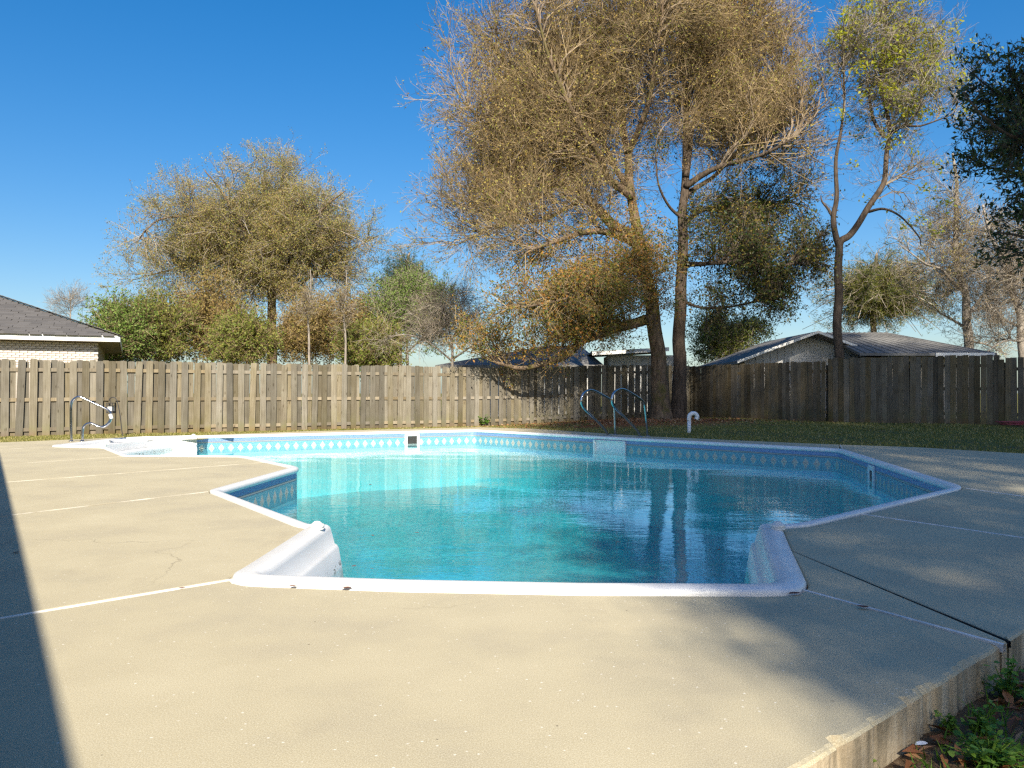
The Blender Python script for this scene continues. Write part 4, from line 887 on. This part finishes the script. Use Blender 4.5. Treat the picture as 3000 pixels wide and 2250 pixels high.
def left_oak():
    Z = 42.0; px = Z / F; b = Vector((W(797, 0, Z).x, Z, gz(-12, Z)))
    T = Tree('laurel_oak', 'large rounded olive-brown oak standing alone beyond the left fence', 'tree', b, 21)
    L = lambda *p: [W(x, y, Z + dz) for x, y, dz in p]; bk = M['bark_oak']
    T.limb([b + Vector((0, 0, -.1))] + L((797, 1060, 0), (797, 960, 0), (795, 870, 0), (786, 800, 0), (765, 740, .2), (752, 690, .3), (765, 640, .3), (772, 570, .3), (776, 500, .2)), .30, .05, bk, 'trunk', 12)
    T.limb(L((794, 880, 0), (820, 800, -.5), (850, 720, -1), (900, 660, -1.4), (960, 600, -2), (1010, 560, -2.2)), .14, .03, bk)
    T.limb(L((786, 830, 0), (760, 770, .6), (700, 740, 1.4), (600, 760, 2), (500, 790, 2.4), (420, 810, 2.6)), .12, .03, bk)
    T.limb(L((786, 800, 0), (740, 720, -1), (690, 630, -2), (650, 560, -2.5), (600, 500, -3)), .12, .03, bk)
    T.limb(L((765, 740, .2), (690, 680, -.6), (590, 640, -1.4), (480, 640, -2.), (420, 680, -2.4)), .10, .03, bk)
    T.limb(L((760, 660, .3), (820, 560, 1.), (830, 510, 1.5), (827, 470, 1.6)), .10, .03, bk)
    T.limb(L((795, 850, 0), (880, 830, .8), (960, 770, 1.6), (1050, 720, 2.2), (1110, 690, 2.4)), .12, .03, bk)
    T.limb(L((800, 980, 0), (770, 985, -.4), (720, 980, -1), (690, 985, -1.4), (650, 990, -1.6)), .10, .03, bk)
    for a in ((795, 475, 0, 85, 60, 3.4), (800, 545, 0, 130, 95, 3.6), (660, 610, 0, 165, 100, 3.4), (560, 700, 0, 200, 110, 3.6), (470, 800, 0, 150, 70, 3), (1040, 780, 0, 130, 80, 3), (620, 850, 0, 170, 65, 3), (920, 880, 0, 130, 60, 2.6), (770, 900, -1.5, 120, 45, 2), (910, 630, 0, 150, 105, 3.4), (1010, 700, 0, 130, 85, 3.2), (960, 780, 0, 170, 90, 3.2), (790, 700, 0, 240, 130, 4), (700, 830, -1, 210, 90, 3.2), (670, 555, 0, 70, 60, 2.6), (880, 560, 0, 90, 60, 2.8), (420, 770, 0, 60, 50, 2)):
        T.ell(W(a[0], a[1], Z + a[2]), (a[3] * px, a[5], a[4] * px))
    T.skel_t = .3
    p1, r1 = T.boughs(600, .06); p2, r2 = T.kids(p1, r1, 7, (1.0, 2.1), (25, 70), 2, .1, .15, .6, .008); p3, r3 = T.kids(p2, r2, 6, (.5, 1.1), (25, 65), 2, .1, .15, .65, .006)
    T.tubes([(p1, r1)], M['bark_pale'], 'boughs', 4); T.tubes([(p2, r2), (p3, r3)], M['twig_grey'], 'crown'); T.leaves(p3, 14, .066, M['bud_l'], 'foliage', .55, .07)
left_oak()

def simple_tree(name, label, cat, Z, trunk, limbs, env, n, seed, bark, twig, leaf, lsize=.09, ln=4, ntw=(6, 5), tl=((.7, 1.6), (.35, .8)), frac=1., r=.14, group=None, asp=.5, up=.15, spread=.05, tw=.006, skt=.3, fine=0, flat=0, bmax=.05):
    px = Z / F; x, y = trunk[0][:2]; b = Vector((W(x, 0, Z).x, Z, gz(W(x, 0, Z).x, Z)))
    T = Tree(name, label, cat, b, seed, group)
    T.limb([b + Vector((0, 0, -.1))] + [W(q[0], q[1], Z + (q[2] if len(q) > 2 else 0)) for q in trunk[1:]], r, r * .22, bark, 'trunk', 9)
    for pts, r0 in limbs: T.limb([W(q[0], q[1], Z + (q[2] if len(q) > 2 else 0)) for q in pts], r0, r0 * .25, bark, 'limb', 7)
    for a in env: T.ell(W(a[0], a[1], Z + (a[5] if len(a) > 5 else 0)), (a[2] * px, a[4], a[3] * px))
    T.skel_t = skt
    p1, r1 = T.boughs(n, bmax, minr=.01); p2, r2 = T.kids(p1, r1, ntw[0], tl[0], (25, 70), 2, up, .12, .6, tw * 1.25); p3, r3 = T.kids(p2, r2, ntw[1], tl[1], (25, 65), 2, up * .7, .12, .65, tw)
    sets = [(p1, r1), (p2, r2), (p3, r3)]
    if fine: p4, r4 = T.kids(p3, r3, fine, (tl[1][0] * .5, tl[1][1] * .6), (25, 60), 1, up * .5, .15, .7, tw * .8); sets.append((p4, r4))
    T.tubes(sets, twig, 'crown')
    if leaf and ln: T.leaves(p3, ln, lsize, leaf, 'foliage', asp, spread, frac, flat)
    return T, (p1, p2, p3)

# forked tree with yellow-green tufts, right
def forked():
    Z = 25.6
    T, (p1, p2, p3) = simple_tree('forked_tree', 'slim dark forked tree with yellow-green leaf tufts in front of the right fence', 'tree', Z,
        [(2460, 1236), (2461, 1150), (2456, 1000), (2458, 850), (2460, 760), (2462, 712), (2490, 690), (2530, 630), (2572, 560), (2590, 520), (2598, 450), (2605, 390, .2), (2596, 320, .3), (2580, 230, .3), (2590, 100, .3), (2600, -20, .3)],
        [([(2461, 730), (2448, 690), (2442, 640), (2447, 590), (2449, 520), (2452, 450), (2462, 390), (2475, 300), (2470, 200)], .11), ([(2443, 640), (2425, 610, .1), (2408, 590, .1), (2404, 572, .1)], .06),
         ([(2605, 395), (2650, 370, -.5), (2700, 368, -.8), (2780, 340, -1)], .06), ([(2590, 400, 0), (2560, 350, .6), (2545, 260, 1), (2530, 150, 1)], .07), ([(2605, 300, .2), (2620, 250, .5), (2700, 220, 1), (2760, 140, 1.3)], .05),
         ([(2545, 620), (2590, 612, -.4), (2640, 635, -.6), (2690, 690, -.8), (2698, 720, -.8)], .05)],
        [(2600, 130, 190, 190, 2.2), (2710, 260, 150, 140, 2.), (2530, 300, 120, 130, 1.8), (2730, 420, 130, 120, 1.8), (2460, 400, 110, 80, 1.4), (2670, 540, 120, 130, 1.6), (2590, 20, 150, 80, 2), (2700, 120, 130, 120, 1.8), (2480, 200, 100, 120, 1.6)], 160, 31, M['bark_dark'], M['twig_grey'], None,
        ntw=(6, 5), tl=((.5, 1.3), (.3, .75)), r=.16, up=.2, tw=.0048, skt=.3, fine=2)
    rs = T.rs; pick = rs.permutation(len(p3))[:2000]
    cen = []
    sel = p2[rs.permutation(len(p2))[:300]]
    for q in sel: cen.append(q[-1] + rs.normal(size=(rs.randint(10, 36), 3)) * np.array([.15, .15, .11]))
    T.quads(np.concatenate(cen), .11, M['leaf_yel'], 'leaf_tufts', .55)
    T.leaves(p3, 1, .055, M['leaf_yel'], 'bud_mass', .5, .03, .5)
forked()

# dark evergreen at the right edge, near
T, (p1, p2, p3) = simple_tree('magnolia_tree', 'dark glossy evergreen tree crowding the upper right edge', 'tree', 14.5,
    [(3190, 1250), (3180, 1000), (3150, 760), (3110, 560), (3060, 400), (3000, 300), (2960, 200)], [([(3150, 760), (3080, 720, -.5), (2990, 690, -.7), (2920, 680, -.8)], .05), ([(3110, 560), (3020, 520, .5), (2930, 500, .8), (2850, 470, 1)], .05), ([(3060, 400), (2970, 400, -.8), (2880, 340, -1.2), (2820, 270, -1.3)], .045), ([(3120, 600), (3090, 300, .4), (3060, 60, .5), (3010, -60, .5)], .06), ([(2990, 340), (2900, 260, .5), (2830, 200, .6)], .03)],
    [(2900, 290, 130, 130, 1.2), (2960, 470, 150, 130, 1.3), (2870, 220, 75, 55, .8), (2960, 640, 110, 90, 1), (2960, 780, 80, 90, .9), (2810, 430, 70, 80, .8), (3060, 380, 150, 300, 1.6), (3010, 90, 90, 70, .7)], 115, 41, M['bark_dark'], M['twig_dark'], M['magn'], .11, 3, (6, 4), ((.3, .75), (.18, .42)), 1., .14, None, .38, .15, .045, .0045, .25)

# pines and grey bare trees behind the outbuilding
def pine(name, label, Z, trunk, env, n, seed, leaf, size=.22, ln=9, limbs=(), group=None):
    return simple_tree(name, label, 'tree', Z, trunk, list(limbs), env, n, seed, M['bark_grey'], M['twig_grey'], leaf, size, ln, (5, 4), ((.6, 1.5), (.3, .7)), 1., .2, group, .11, .12, .10, .007, .35)
pine('pine_tree', 'broad sunlit pine behind the grey-roofed outbuilding', 44, [(2560, 1060), (2558, 950), (2562, 850), (2566, 760), (2570, 740)], [(2600, 810, 140, 80, 3.4), (2470, 860, 110, 80, 3.2), (2720, 880, 110, 75, 3.2), (2580, 920, 180, 75, 3.6), (2430, 930, 80, 60, 2.6), (2700, 960, 110, 55, 2.6)], 330, 51, M['needle_y'])
simple_tree('bare_tree', 'grey-trunked nearly bare tree at the right end of the outbuilding roof', 'tree', 34, [(2842, 1060), (2838, 1000), (2832, 900), (2818, 830), (2805, 730), (2802, 640), (2800, 540), (2790, 450)],
    [([(2832, 930), (2870, 880, .5), (2900, 840, 1), (2950, 820, 1.3)], .08), ([(2815, 850), (2760, 790, -.6), (2710, 770, -1), (2640, 720, -1.3)], .08), ([(2836, 960), (2780, 930, .6), (2700, 890, 1.2)], .07), ([(2838, 1000), (2890, 1010, -.5), (2950, 1040, -.8)], .06), ([(2806, 740), (2850, 680, .5), (2880, 620, .8)], .07), ([(2834, 920), (2880, 905, -.4), (2960, 900, -1)], .06)],
    [(2780, 600, 130, 120, 2.2), (2680, 720, 110, 90, 2), (2900, 750, 110, 130, 2.2), (2900, 930, 100, 90, 2), (2740, 880, 100, 70, 1.8)], 130, 52, M['bark_pale'], M['twig_grey'], M['bud_l'], .075, 3, (6, 5), ((.6, 1.4), (.35, .8)), .8, .22, None, .5, .12, .03, .006, .3, 2)
simple_tree('bare_tree', 'tan leaning bare tree rising at the far right edge of the frame', 'tree', 30, [(3010, 1040), (2990, 960), (2965, 860), (2935, 760), (2900, 680), (2880, 600)], [([(2990, 960), (2930, 930, .5), (2870, 900, .8)], .06), ([(2965, 860), (3010, 760, .4), (3030, 660, .5)], .07), ([(3000, 1000), (2940, 1000, -.5), (2880, 1040, -.8)], .05)],
    [(2960, 700, 100, 110, 1.8), (2930, 900, 90, 90, 1.6), (2960, 1010, 70, 50, 1.4)], 90, 53, M['bark_pale'], M['twig_grey'], M['leaf_brown'], .06, 1, (6, 5), ((.5, 1.2), (.3, .7)), .6, .17, None, .5, .15, .03, .0055, .25, 2)
# behind the left fence, right of the oak
pine('pine_tree', 'dark green pine between the laurel oak and the huge spreading oak', 47, [(1170, 1080), (1172, 960), (1185, 860), (1195, 760), (1200, 740)], [(1190, 800, 85, 65, 2.6), (1140, 850, 70, 50, 2.4), (1245, 860, 95, 70, 2.6), (1180, 920, 90, 60, 2.4), (1270, 940, 80, 60, 2.2)], 190, 61, M['needle'])
simple_tree('shrubby_tree', 'leafy green understorey tree in front of the dark pine', 'tree', 38, [(1195, 1070), (1195, 1000), (1205, 930), (1200, 860)], [([(1196, 1010), (1150, 950, -.4), (1120, 900, -.6)], .05), ([(1200, 960), (1250, 900, .4), (1290, 860, .6)], .05), ([(1196, 1030), (1240, 990, -.6), (1290, 960, -1)], .04)],
    [(1210, 890, 120, 90, 2.2), (1130, 960, 80, 80, 1.8), (1290, 950, 95, 85, 1.8)], 170, 62, M['bark_pale'], M['twig_grey'], M['leaf_green'], .10, 5, (6, 5), ((.6, 1.3), (.3, .7)), .9, .09, None, .5, .15, .06, .006, .2)
simple_tree('bare_shrub', 'pale bare arching shrub over the fence left of the drooping oak limb', 'shrub', 30, [(1330, 1085), (1325, 1040), (1318, 980), (1300, 920)], [([(1328, 1060), (1250, 1000, -.4), (1180, 980, -.6), (1120, 1000, -.7)], .04), ([(1322, 1020), (1280, 940, .4), (1240, 860, .5)], .04), ([(1322, 1000), (1350, 930, .4), (1340, 850, .5)], .04), ([(1330, 1050), (1400, 1000, -.5), (1450, 960, -.6)], .04)],
    [(1290, 920, 120, 90, 1.8), (1220, 990, 110, 60, 1.5), (1370, 950, 90, 80, 1.6), (1260, 800, 70, 60, 1.2)], 48, 63, M['bark_pale'], M['twig_grey'], M['bud'], .06, 1, (6, 5), ((.6, 1.3), (.35, .8)), .5, .07, None, .5, .0, .03, .0055, .15, 2)
# thicket behind the left fence: one thing each
TH = [('thicket_shrub', 'fresh green bush beside the brick house gable, behind the fence', 35, (345, 990, 80, 100), 'leaf_green', 71, .10), ('thicket_shrub', 'olive and green bush left of the laurel oak, behind the fence', 37, (460, 965, 115, 125), 'leaf_olive', 72, .10),
      ('thicket_shrub', 'russet brown bush just left of the laurel oak trunk', 39, (620, 950, 120, 130), 'leaf_brown', 73, .10), ('thicket_shrub', 'low dark green bush at the foot of the laurel oak trunk', 36, (720, 1000, 80, 75), 'leaf_olive', 74, .10),
      ('thicket_shrub', 'tangled russet bush right of the laurel oak trunk', 38, (900, 980, 95, 100), 'leaf_brown', 75, .09), ('thicket_shrub', 'tall olive-brown bush beneath the right side of the laurel oak', 40, (1030, 950, 110, 130), 'leaf_brown', 76, .10),
      ('thicket_shrub', 'dark green bush low against the fence between oak and pine', 36, (1090, 1020, 90, 60), 'leaf_olive', 77, .10)]
for nm, lab, Z, (x, y, rx_, ry_), lf, sd, ls in TH:
    simple_tree(nm, lab, 'shrub', Z, [(x, 1070), (x + 3, 1040), (x - 4, y + 20), (x + 4, y - ry_ * .5)], [([(x, 1055), (x - rx_ * .4, y + 10, .4), (x - rx_ * .7, y - ry_ * .4, .6)], .035), ([(x, 1050), (x + rx_ * .4, y, -.4), (x + rx_ * .7, y - ry_ * .4, -.6)], .035)],
        [(x, y, rx_, ry_, 1.8), (x - rx_ * .45, y + ry_ * .3, rx_ * .6, ry_ * .6, 1.5), (x + rx_ * .45, y + ry_ * .25, rx_ * .6, ry_ * .6, 1.5)], 150, sd, M['bark_grey'], M['twig_tan'], M[lf], ls * 1.2, 5, (6, 5), ((.6, 1.4), (.3, .7)), .8, .06, 'bushes behind the left fence', .5, .2, .07, .006, .1)
for x, sd, lab in ((905, 81, 'thin pale sapling trunk right of the laurel oak trunk, nearer to it'), (1010, 82, 'thin reddish sapling behind the fence, further from the laurel oak trunk')):
    simple_tree('sapling', lab, 'sapling', 34, [(x, 1075), (x + 2, 1000), (x - 3, 920), (x + 6, 840), (x + 4, 790)], [], [(x, 900, 35, 100, .8)], 22, sd, M['bark_pale'], M['twig_grey'], M['bud'], .06, 2, (5, 4), ((.4, .9), (.2, .5)), .6, .06, 'saplings behind the left fence', .5, .3, .03, .005, .2)
simple_tree('evergreen_shrub', 'green bushy shrub behind the fence corner, between twin trunks and outbuilding', 'shrub', 36, [(2110, 1080), (2112, 1040), (2108, 990), (2112, 940)], [([(2110, 1050), (2060, 1000, .4), (2050, 960, .5)], .04), ([(2110, 1050), (2170, 1010, -.4), (2200, 980, -.5)], .04)],
    [(2090, 1020, 80, 60, 1.6), (2170, 1010, 80, 60, 1.6), (2060, 960, 50, 50, 1.2), (2150, 960, 60, 40, 1.2)], 120, 91, M['bark_grey'], M['twig_grey'], M['leaf_olive'], .10, 5, (6, 5), ((.5, 1.1), (.3, .6)), 1., .06, None, .5, .2, .07, .006, .1)
simple_tree('distant_tree', 'faint bare treetop far behind the brick house roof', 'tree', 60, [(205, 1060), (205, 960), (207, 900), (203, 850)], [], [(205, 900, 45, 50, 1.6)], 26, 92, M['bark_pale'], M['twig_grey'], None, .06, 0, (5, 4), ((.8, 1.6), (.4, .9)), 1., .08, None, .5, .3, .03, .006, .2, 2)

# shade trees behind and to the right of the photographer (outside the frame; they throw the dappled shade)
def shade_tree(x, y, z0, h, r, n, seed, label):
    b = Vector((x, y, -.3)); T = Tree('shade_tree', label, 'tree', b, seed, 'shade trees behind the photographer')
    T.limb([b, b + Vector((.1, 0, h * .3)), b + Vector((-.1, .1, h * .6)), b + Vector((0, 0, h * .95))], .32, .06, M['bark_dark'], 'trunk', 8)
    T.ell(b + Vector((0, 0, (h + z0) / 2)), (r, r, (h - z0) / 2)); T.skel_t = .25
    p1, r1 = T.boughs(n, .07); p2, r2 = T.kids(p1, r1, 7, (.7, 1.8), (25, 70), 2, .1, .15, .6, .010); T.tubes([(p1, r1), (p2, r2)], M['twig_dark'], 'crown')
    T.leaves(p2, 9, .20, M['leaf_dkgreen'], 'foliage', .55, .15)
for a in ((4.3, -18.0, 11.9, 17.8, 2.0, 46, 'smallest and sparsest shade tree, straight behind the photographer'), (6.1, -18.5, 12.6, 21.5, 2.9, 150, 'slender shade tree next to the sparsest one'),
          (7.3, -20.5, 18, 31, 3.9, 270, 'tall shade tree with a high narrow crown behind the slender one'), (7.8, -24.5, 25, 35.5, 3.6, 260, 'shade tree with a small crown held very high, in the rear row'),
          (10.6, -18, 10.5, 21, 3.0, 150, 'low shade tree with an airy crown in the front row'), (13.5, -19.5, 9, 31, 4.4, 330, 'broad shade tree leafy almost to the ground in the front row'),
          (12.2, -25, 19, 39, 4.8, 360, 'dense high shade tree in the middle of the rear row'), (10.0, -27.5, 28, 41, 4.4, 360, 'tallest shade tree, furthest back of all'),
          (16.5, -24, 26, 40, 4.8, 390, 'densest shade tree with a lofty rounded crown'), (21, -25, 24, 40, 4.8, 360, 'lofty shade tree at the right end of the rear row'),
          (19.5, -20, 9, 33, 4.6, 330, 'broad shade tree with a deep crown right of the other low one'), (18, -26, 20, 38, 5, 320, 'widest shade tree in the rear row'), (25, -18, 9, 30, 4.6, 260, 'outermost shade tree far to the right')):
    shade_tree(*a[:6], 100 + int(a[0] * 3), a[6])

# ------------------------------------------------------------------ ground cover, weeds, litter
def scatter_blades(name, n, region, h, m, width=.008, seed=1, lean=.35):
    rs = np.random.RandomState(seed); pts = []
    while len(pts) < n:
        x, y = region(rs)
        if x is None or inside(deck_outer, x, y): continue
        pts.append((x, y, gz(x, y) - .004))
    c = np.array(pts); k = len(c); a = rs.uniform(0, 6.283, k); hh = h * rs.uniform(.5, 1.3, k); d = np.stack([np.cos(a), np.sin(a), np.zeros(k)], 1) * (width * rs.uniform(.7, 1.4, k))[:, None]
    tip = c + np.stack([rs.normal(size=k) * lean * hh, rs.normal(size=k) * lean * hh, hh], 1)
    V = np.stack([c - d, c + d, tip], 1).reshape(-1, 3); return npmesh(name, V, np.arange(3 * k).reshape(k, 3), m)
def lawn_reg(rs):
    if rs.uniform() < .42:                          # strip along the left fence
        x = rs.uniform(-13.5, 2.5); yf = 19.4 + (x + 12.1) * .565; return x, yf - rs.uniform(-.1, 3.4)
    x, y = rs.uniform(0, 13), rs.uniform(13.5, 29); yf = min(19.4 + (x + 12.1) * .565, 25 - (x - 9.5) * (.58 if x > 9.5 else 1.75))
    if y > yf: return None, None
    if math.hypot(x - 3.6, y - 26) < 3.4 and rs.uniform() < .85: return None, None
    if noise.noise(Vector((x * .5, y * .5, 3))) < -.1 and rs.uniform() < .7: return None, None
    return x, y
tag(scatter_blades('lawn_grass', 60000, lawn_reg, .045, M['grass'], .012, 5), 'short patchy grass between the deck and the fences', 'grass', kind='stuff')
def straw_reg(rs):
    a, r = rs.uniform(0, 6.283), abs(rs.normal()) * 1.6; x, y = 3.4 + math.cos(a) * r * 1.7, 25.9 + math.sin(a) * r * .9
    return (x, y) if y < 19.4 + (x + 12.1) * .565 - .05 else (None, None)
def litter(name, n, reg, size, m, label, seed):
    rs = np.random.RandomState(seed); c = []
    while len(c) < n:
        x, y = reg(rs)
        if x is None or inside(deck_outer, x, y): continue
        c.append((x, y, gz(x, y) + .012 + rs.uniform(0, .02)))
    c = np.array(c); k = len(c); a = rs.uniform(0, 6.283, k); s1 = size * rs.uniform(.5, 1.3, k)
    u = np.stack([np.cos(a), np.sin(a), rs.normal(size=k) * .35], 1) * s1[:, None]; v = np.stack([-np.sin(a), np.cos(a), rs.normal(size=k) * .35], 1) * (s1 * .42)[:, None]; b = np.array([0, 0, .18]) * s1[:, None]
    V = np.stack([c - u * .5, c + v * .5 + b, c + u * .5, c - v * .5 + b * .3], 1).reshape(-1, 3); return tag(npmesh(name, V, np.arange(4 * k).reshape(k, 4), m), label, 'leaf litter', kind='stuff')
litter('leaf_litter', 6000, straw_reg, .09, M['straw'], 'orange dead leaves spread under the twin oaks', 6)
def near_reg(rs):
    x = rs.uniform(.9, 3.6); p = on_near(x); y = p.y - abs(rs.normal()) * .5 - .03; return x, y
litter('leaf_litter', 420, near_reg, .075, M['straw'], 'brown leaves and chips on the soil beside the slab edge', 8)
tag(scatter_blades('weed_grass', 900, near_reg, .07, M['weed'], .006, 9, .5), 'thin green blades on the soil at the bottom right corner', 'grass', kind='stuff')
def weed(pos, n, size, spread, h, label, seed, m='weed', cat='weed', group='weeds along the slab edge'):
    rs = np.random.RandomState(seed); t = thing('weed_plant', pos, label, cat, group)
    bm = bmesh.new(); tips = []
    for k in range(max(4, n // 9)):
        a = rs.uniform(0, 6.283); r_ = spread * math.sqrt(rs.uniform(.02, 1)); e = Vector((math.cos(a) * r_, math.sin(a) * r_, h * rs.uniform(.35, 1)))
        tube(bm, [Vector((0, 0, -.02)), e * .5 + Vector((0, 0, .012)), e], [.0028, .0022, .0014], 4, False); tips.append(e)
    obj('stem', bm, M['weed'], t)
    V, Fc = [], []
    for k in range(n):
        e = tips[rs.randint(len(tips))] * rs.uniform(.35, 1.02) + Vector(rs.normal(size=3)) * size * .35; d = Vector((rs.normal(), rs.normal(), rs.normal() * .35 + .15)).normalized(); s_ = d.cross(Vector((rs.normal() * .25, rs.normal() * .25, 1))).normalized(); up = s_.cross(d)
        L_ = size * rs.uniform(.6, 1.25); wd = L_ * .36; b = len(V)
        V += [e, e + d * L_ * .35 + s_ * wd + up * L_ * .08, e + d * L_ * .5 - up * L_ * .03, e + d * L_ * .35 - s_ * wd + up * L_ * .08, e + d * L_ * .78 + s_ * wd * .7, e + d * L_ * .78 - s_ * wd * .7, e + d * L_ - up * L_ * .12]
        Fc += [(b, b + 1, b + 2), (b, b + 2, b + 3), (b + 1, b + 4, b + 2), (b + 2, b + 5, b + 3), (b + 4, b + 6, b + 2), (b + 2, b + 6, b + 5)]
    npmesh('foliage', V, Fc, M[m], t, True, kind='stuff')
def gpos(x, y):
    z = -.2
    for _ in range(6): p = P(x, y, z); z = gz(p.x, p.y)
    return P(x, y, z)
weed(gpos(2950, 2055), 110, .030, .08, .17, 'leafy green weed growing at the slab corner by the black joint', 1)
weed(gpos(2500, 2245), 90, .022, .085, .09, 'low green weed against the slab edge at the bottom', 2)
weed(gpos(2790, 2150), 60, .02, .06, .09, 'small yellow-green weed beside the slab, left of the bright rosette', 3)
weed(gpos(2868, 2170), 110, .026, .055, .13, 'bright yellow-green upright weed rosette on the soil', 4)
weed(gpos(2900, 2250), 260, .028, .13, .10, 'broad green weed patch in the bottom right corner', 5)
weed(P(1413, 1247, -.03), 220, .07, .30, .36, 'dark green weed clump at the foot of the back fence', 6, cat='weed', group=None)
def flat_leaf(pos, size, rz, m, label, cat, group=None, curl=.25, name='fallen_leaf'):
    bm = bmesh.new(); pr = [(-.5, 0), (-.25, .2), (.1, .24), (.35, .13), (.5, 0), (.35, -.13), (.1, -.24), (-.25, -.2)]
    c = [bm.verts.new((x * size, 0, abs(x) * size * curl * .4 + .002)) for x in (-.5, -.2, .1, .5)]
    up = [bm.verts.new((x * size, y * size, size * curl * .35 + .002)) for x, y in pr[1:4]]; dn = [bm.verts.new((x * size, -y * size, size * curl * .3 + .002)) for x, y in pr[1:4]]
    for side in (up, dn):
        bm.faces.new((c[0], c[1], side[0])); bm.faces.new((c[1], c[2], side[1], side[0])); bm.faces.new((c[2], c[3], side[2], side[1]))
    o = obj(name, bm, m, None, False, pos, (0, 0, rz)); return tag(o, label, cat, group)
flat_leaf(P(1018, 1723, .004) + Vector((0, -.02, .004)), .055, .1, M['flake'], 'curled brown leaf at the front lip of the near white steps, right of the other', 'leaf')
flat_leaf(P(860, 1718, .004) + Vector((0, -.02, .004)), .045, .3, M['flake'], 'small brown leaf at the left front lip of the near white steps', 'leaf')
flat_leaf(P(2328, 1741, .004), .07, .2, M['flake'], 'reddish leaf at the right front corner of the near white steps', 'leaf')
flat_leaf(P(2527, 1780, .008), .06, -.5, M['flake'], 'reddish brown leaf lying on the white joint strip at right', 'leaf')
flat_leaf(P(533, 1724, .004), .035, .5, M['flake'], 'tiny brown leaf near the white joint at left of the near steps', 'leaf')
flat_leaf(P(47, 1620, .004), .045, .5, M['flake'], 'lone brown leaf on the deck at the shadow edge, left', 'leaf')
flat_leaf(gpos(2700, 2205) + Vector((0, 0, .02)), .05, .3, M['litter'], 'pale crumpled scrap among the brown leaves at bottom right', 'litter', None, .6, 'paper_scrap')
flat_leaf(gpos(2915, 2130) + Vector((0, 0, .02)), .035, .9, M['litter'], 'small pale scrap right of the bright weed rosette', 'litter', None, .6, 'paper_scrap')
for x, y, s_, lab in ((1037, 1660, .05, 'long dark leaf floating at the tip of the left step wall'), (1090, 1668, .03, 'tiny speck of leaf floating just right of the left step wall'), (1092, 1570, .05, 'dark leaf floating right of the left dome cap'),
                      (1222, 1562, .045, 'dark leaf floating between the left dome cap and mid pool'), (1085, 1421, .09, 'dark leaf floating near the fence reflection at left'), (2107, 1612, .05, 'dark leaf floating left of the right step wall'),
                      (2262, 1528, .05, 'dark leaf floating just beyond the right dome cap'), (2468, 1501, .05, 'dark leaf floating close to the right deck edge'), (2205, 1690, .055, 'dark curled leaf floating against the right step wall'),
                      (1520, 1500, .05, 'dark leaf floating alone in the middle of the pool'), (1890, 1470, .05, 'dark leaf floating in the reflection of the twin trunks'), (1810, 1590, .04, 'small dark leaf floating right of mid pool in front')):
    flat_leaf(P(x, y, WATER) + Vector((0, 0, .003)), s_, random.uniform(0, 3), M['flake'], lab, 'leaf', 'leaves floating on the pool', .12, 'floating_leaf')
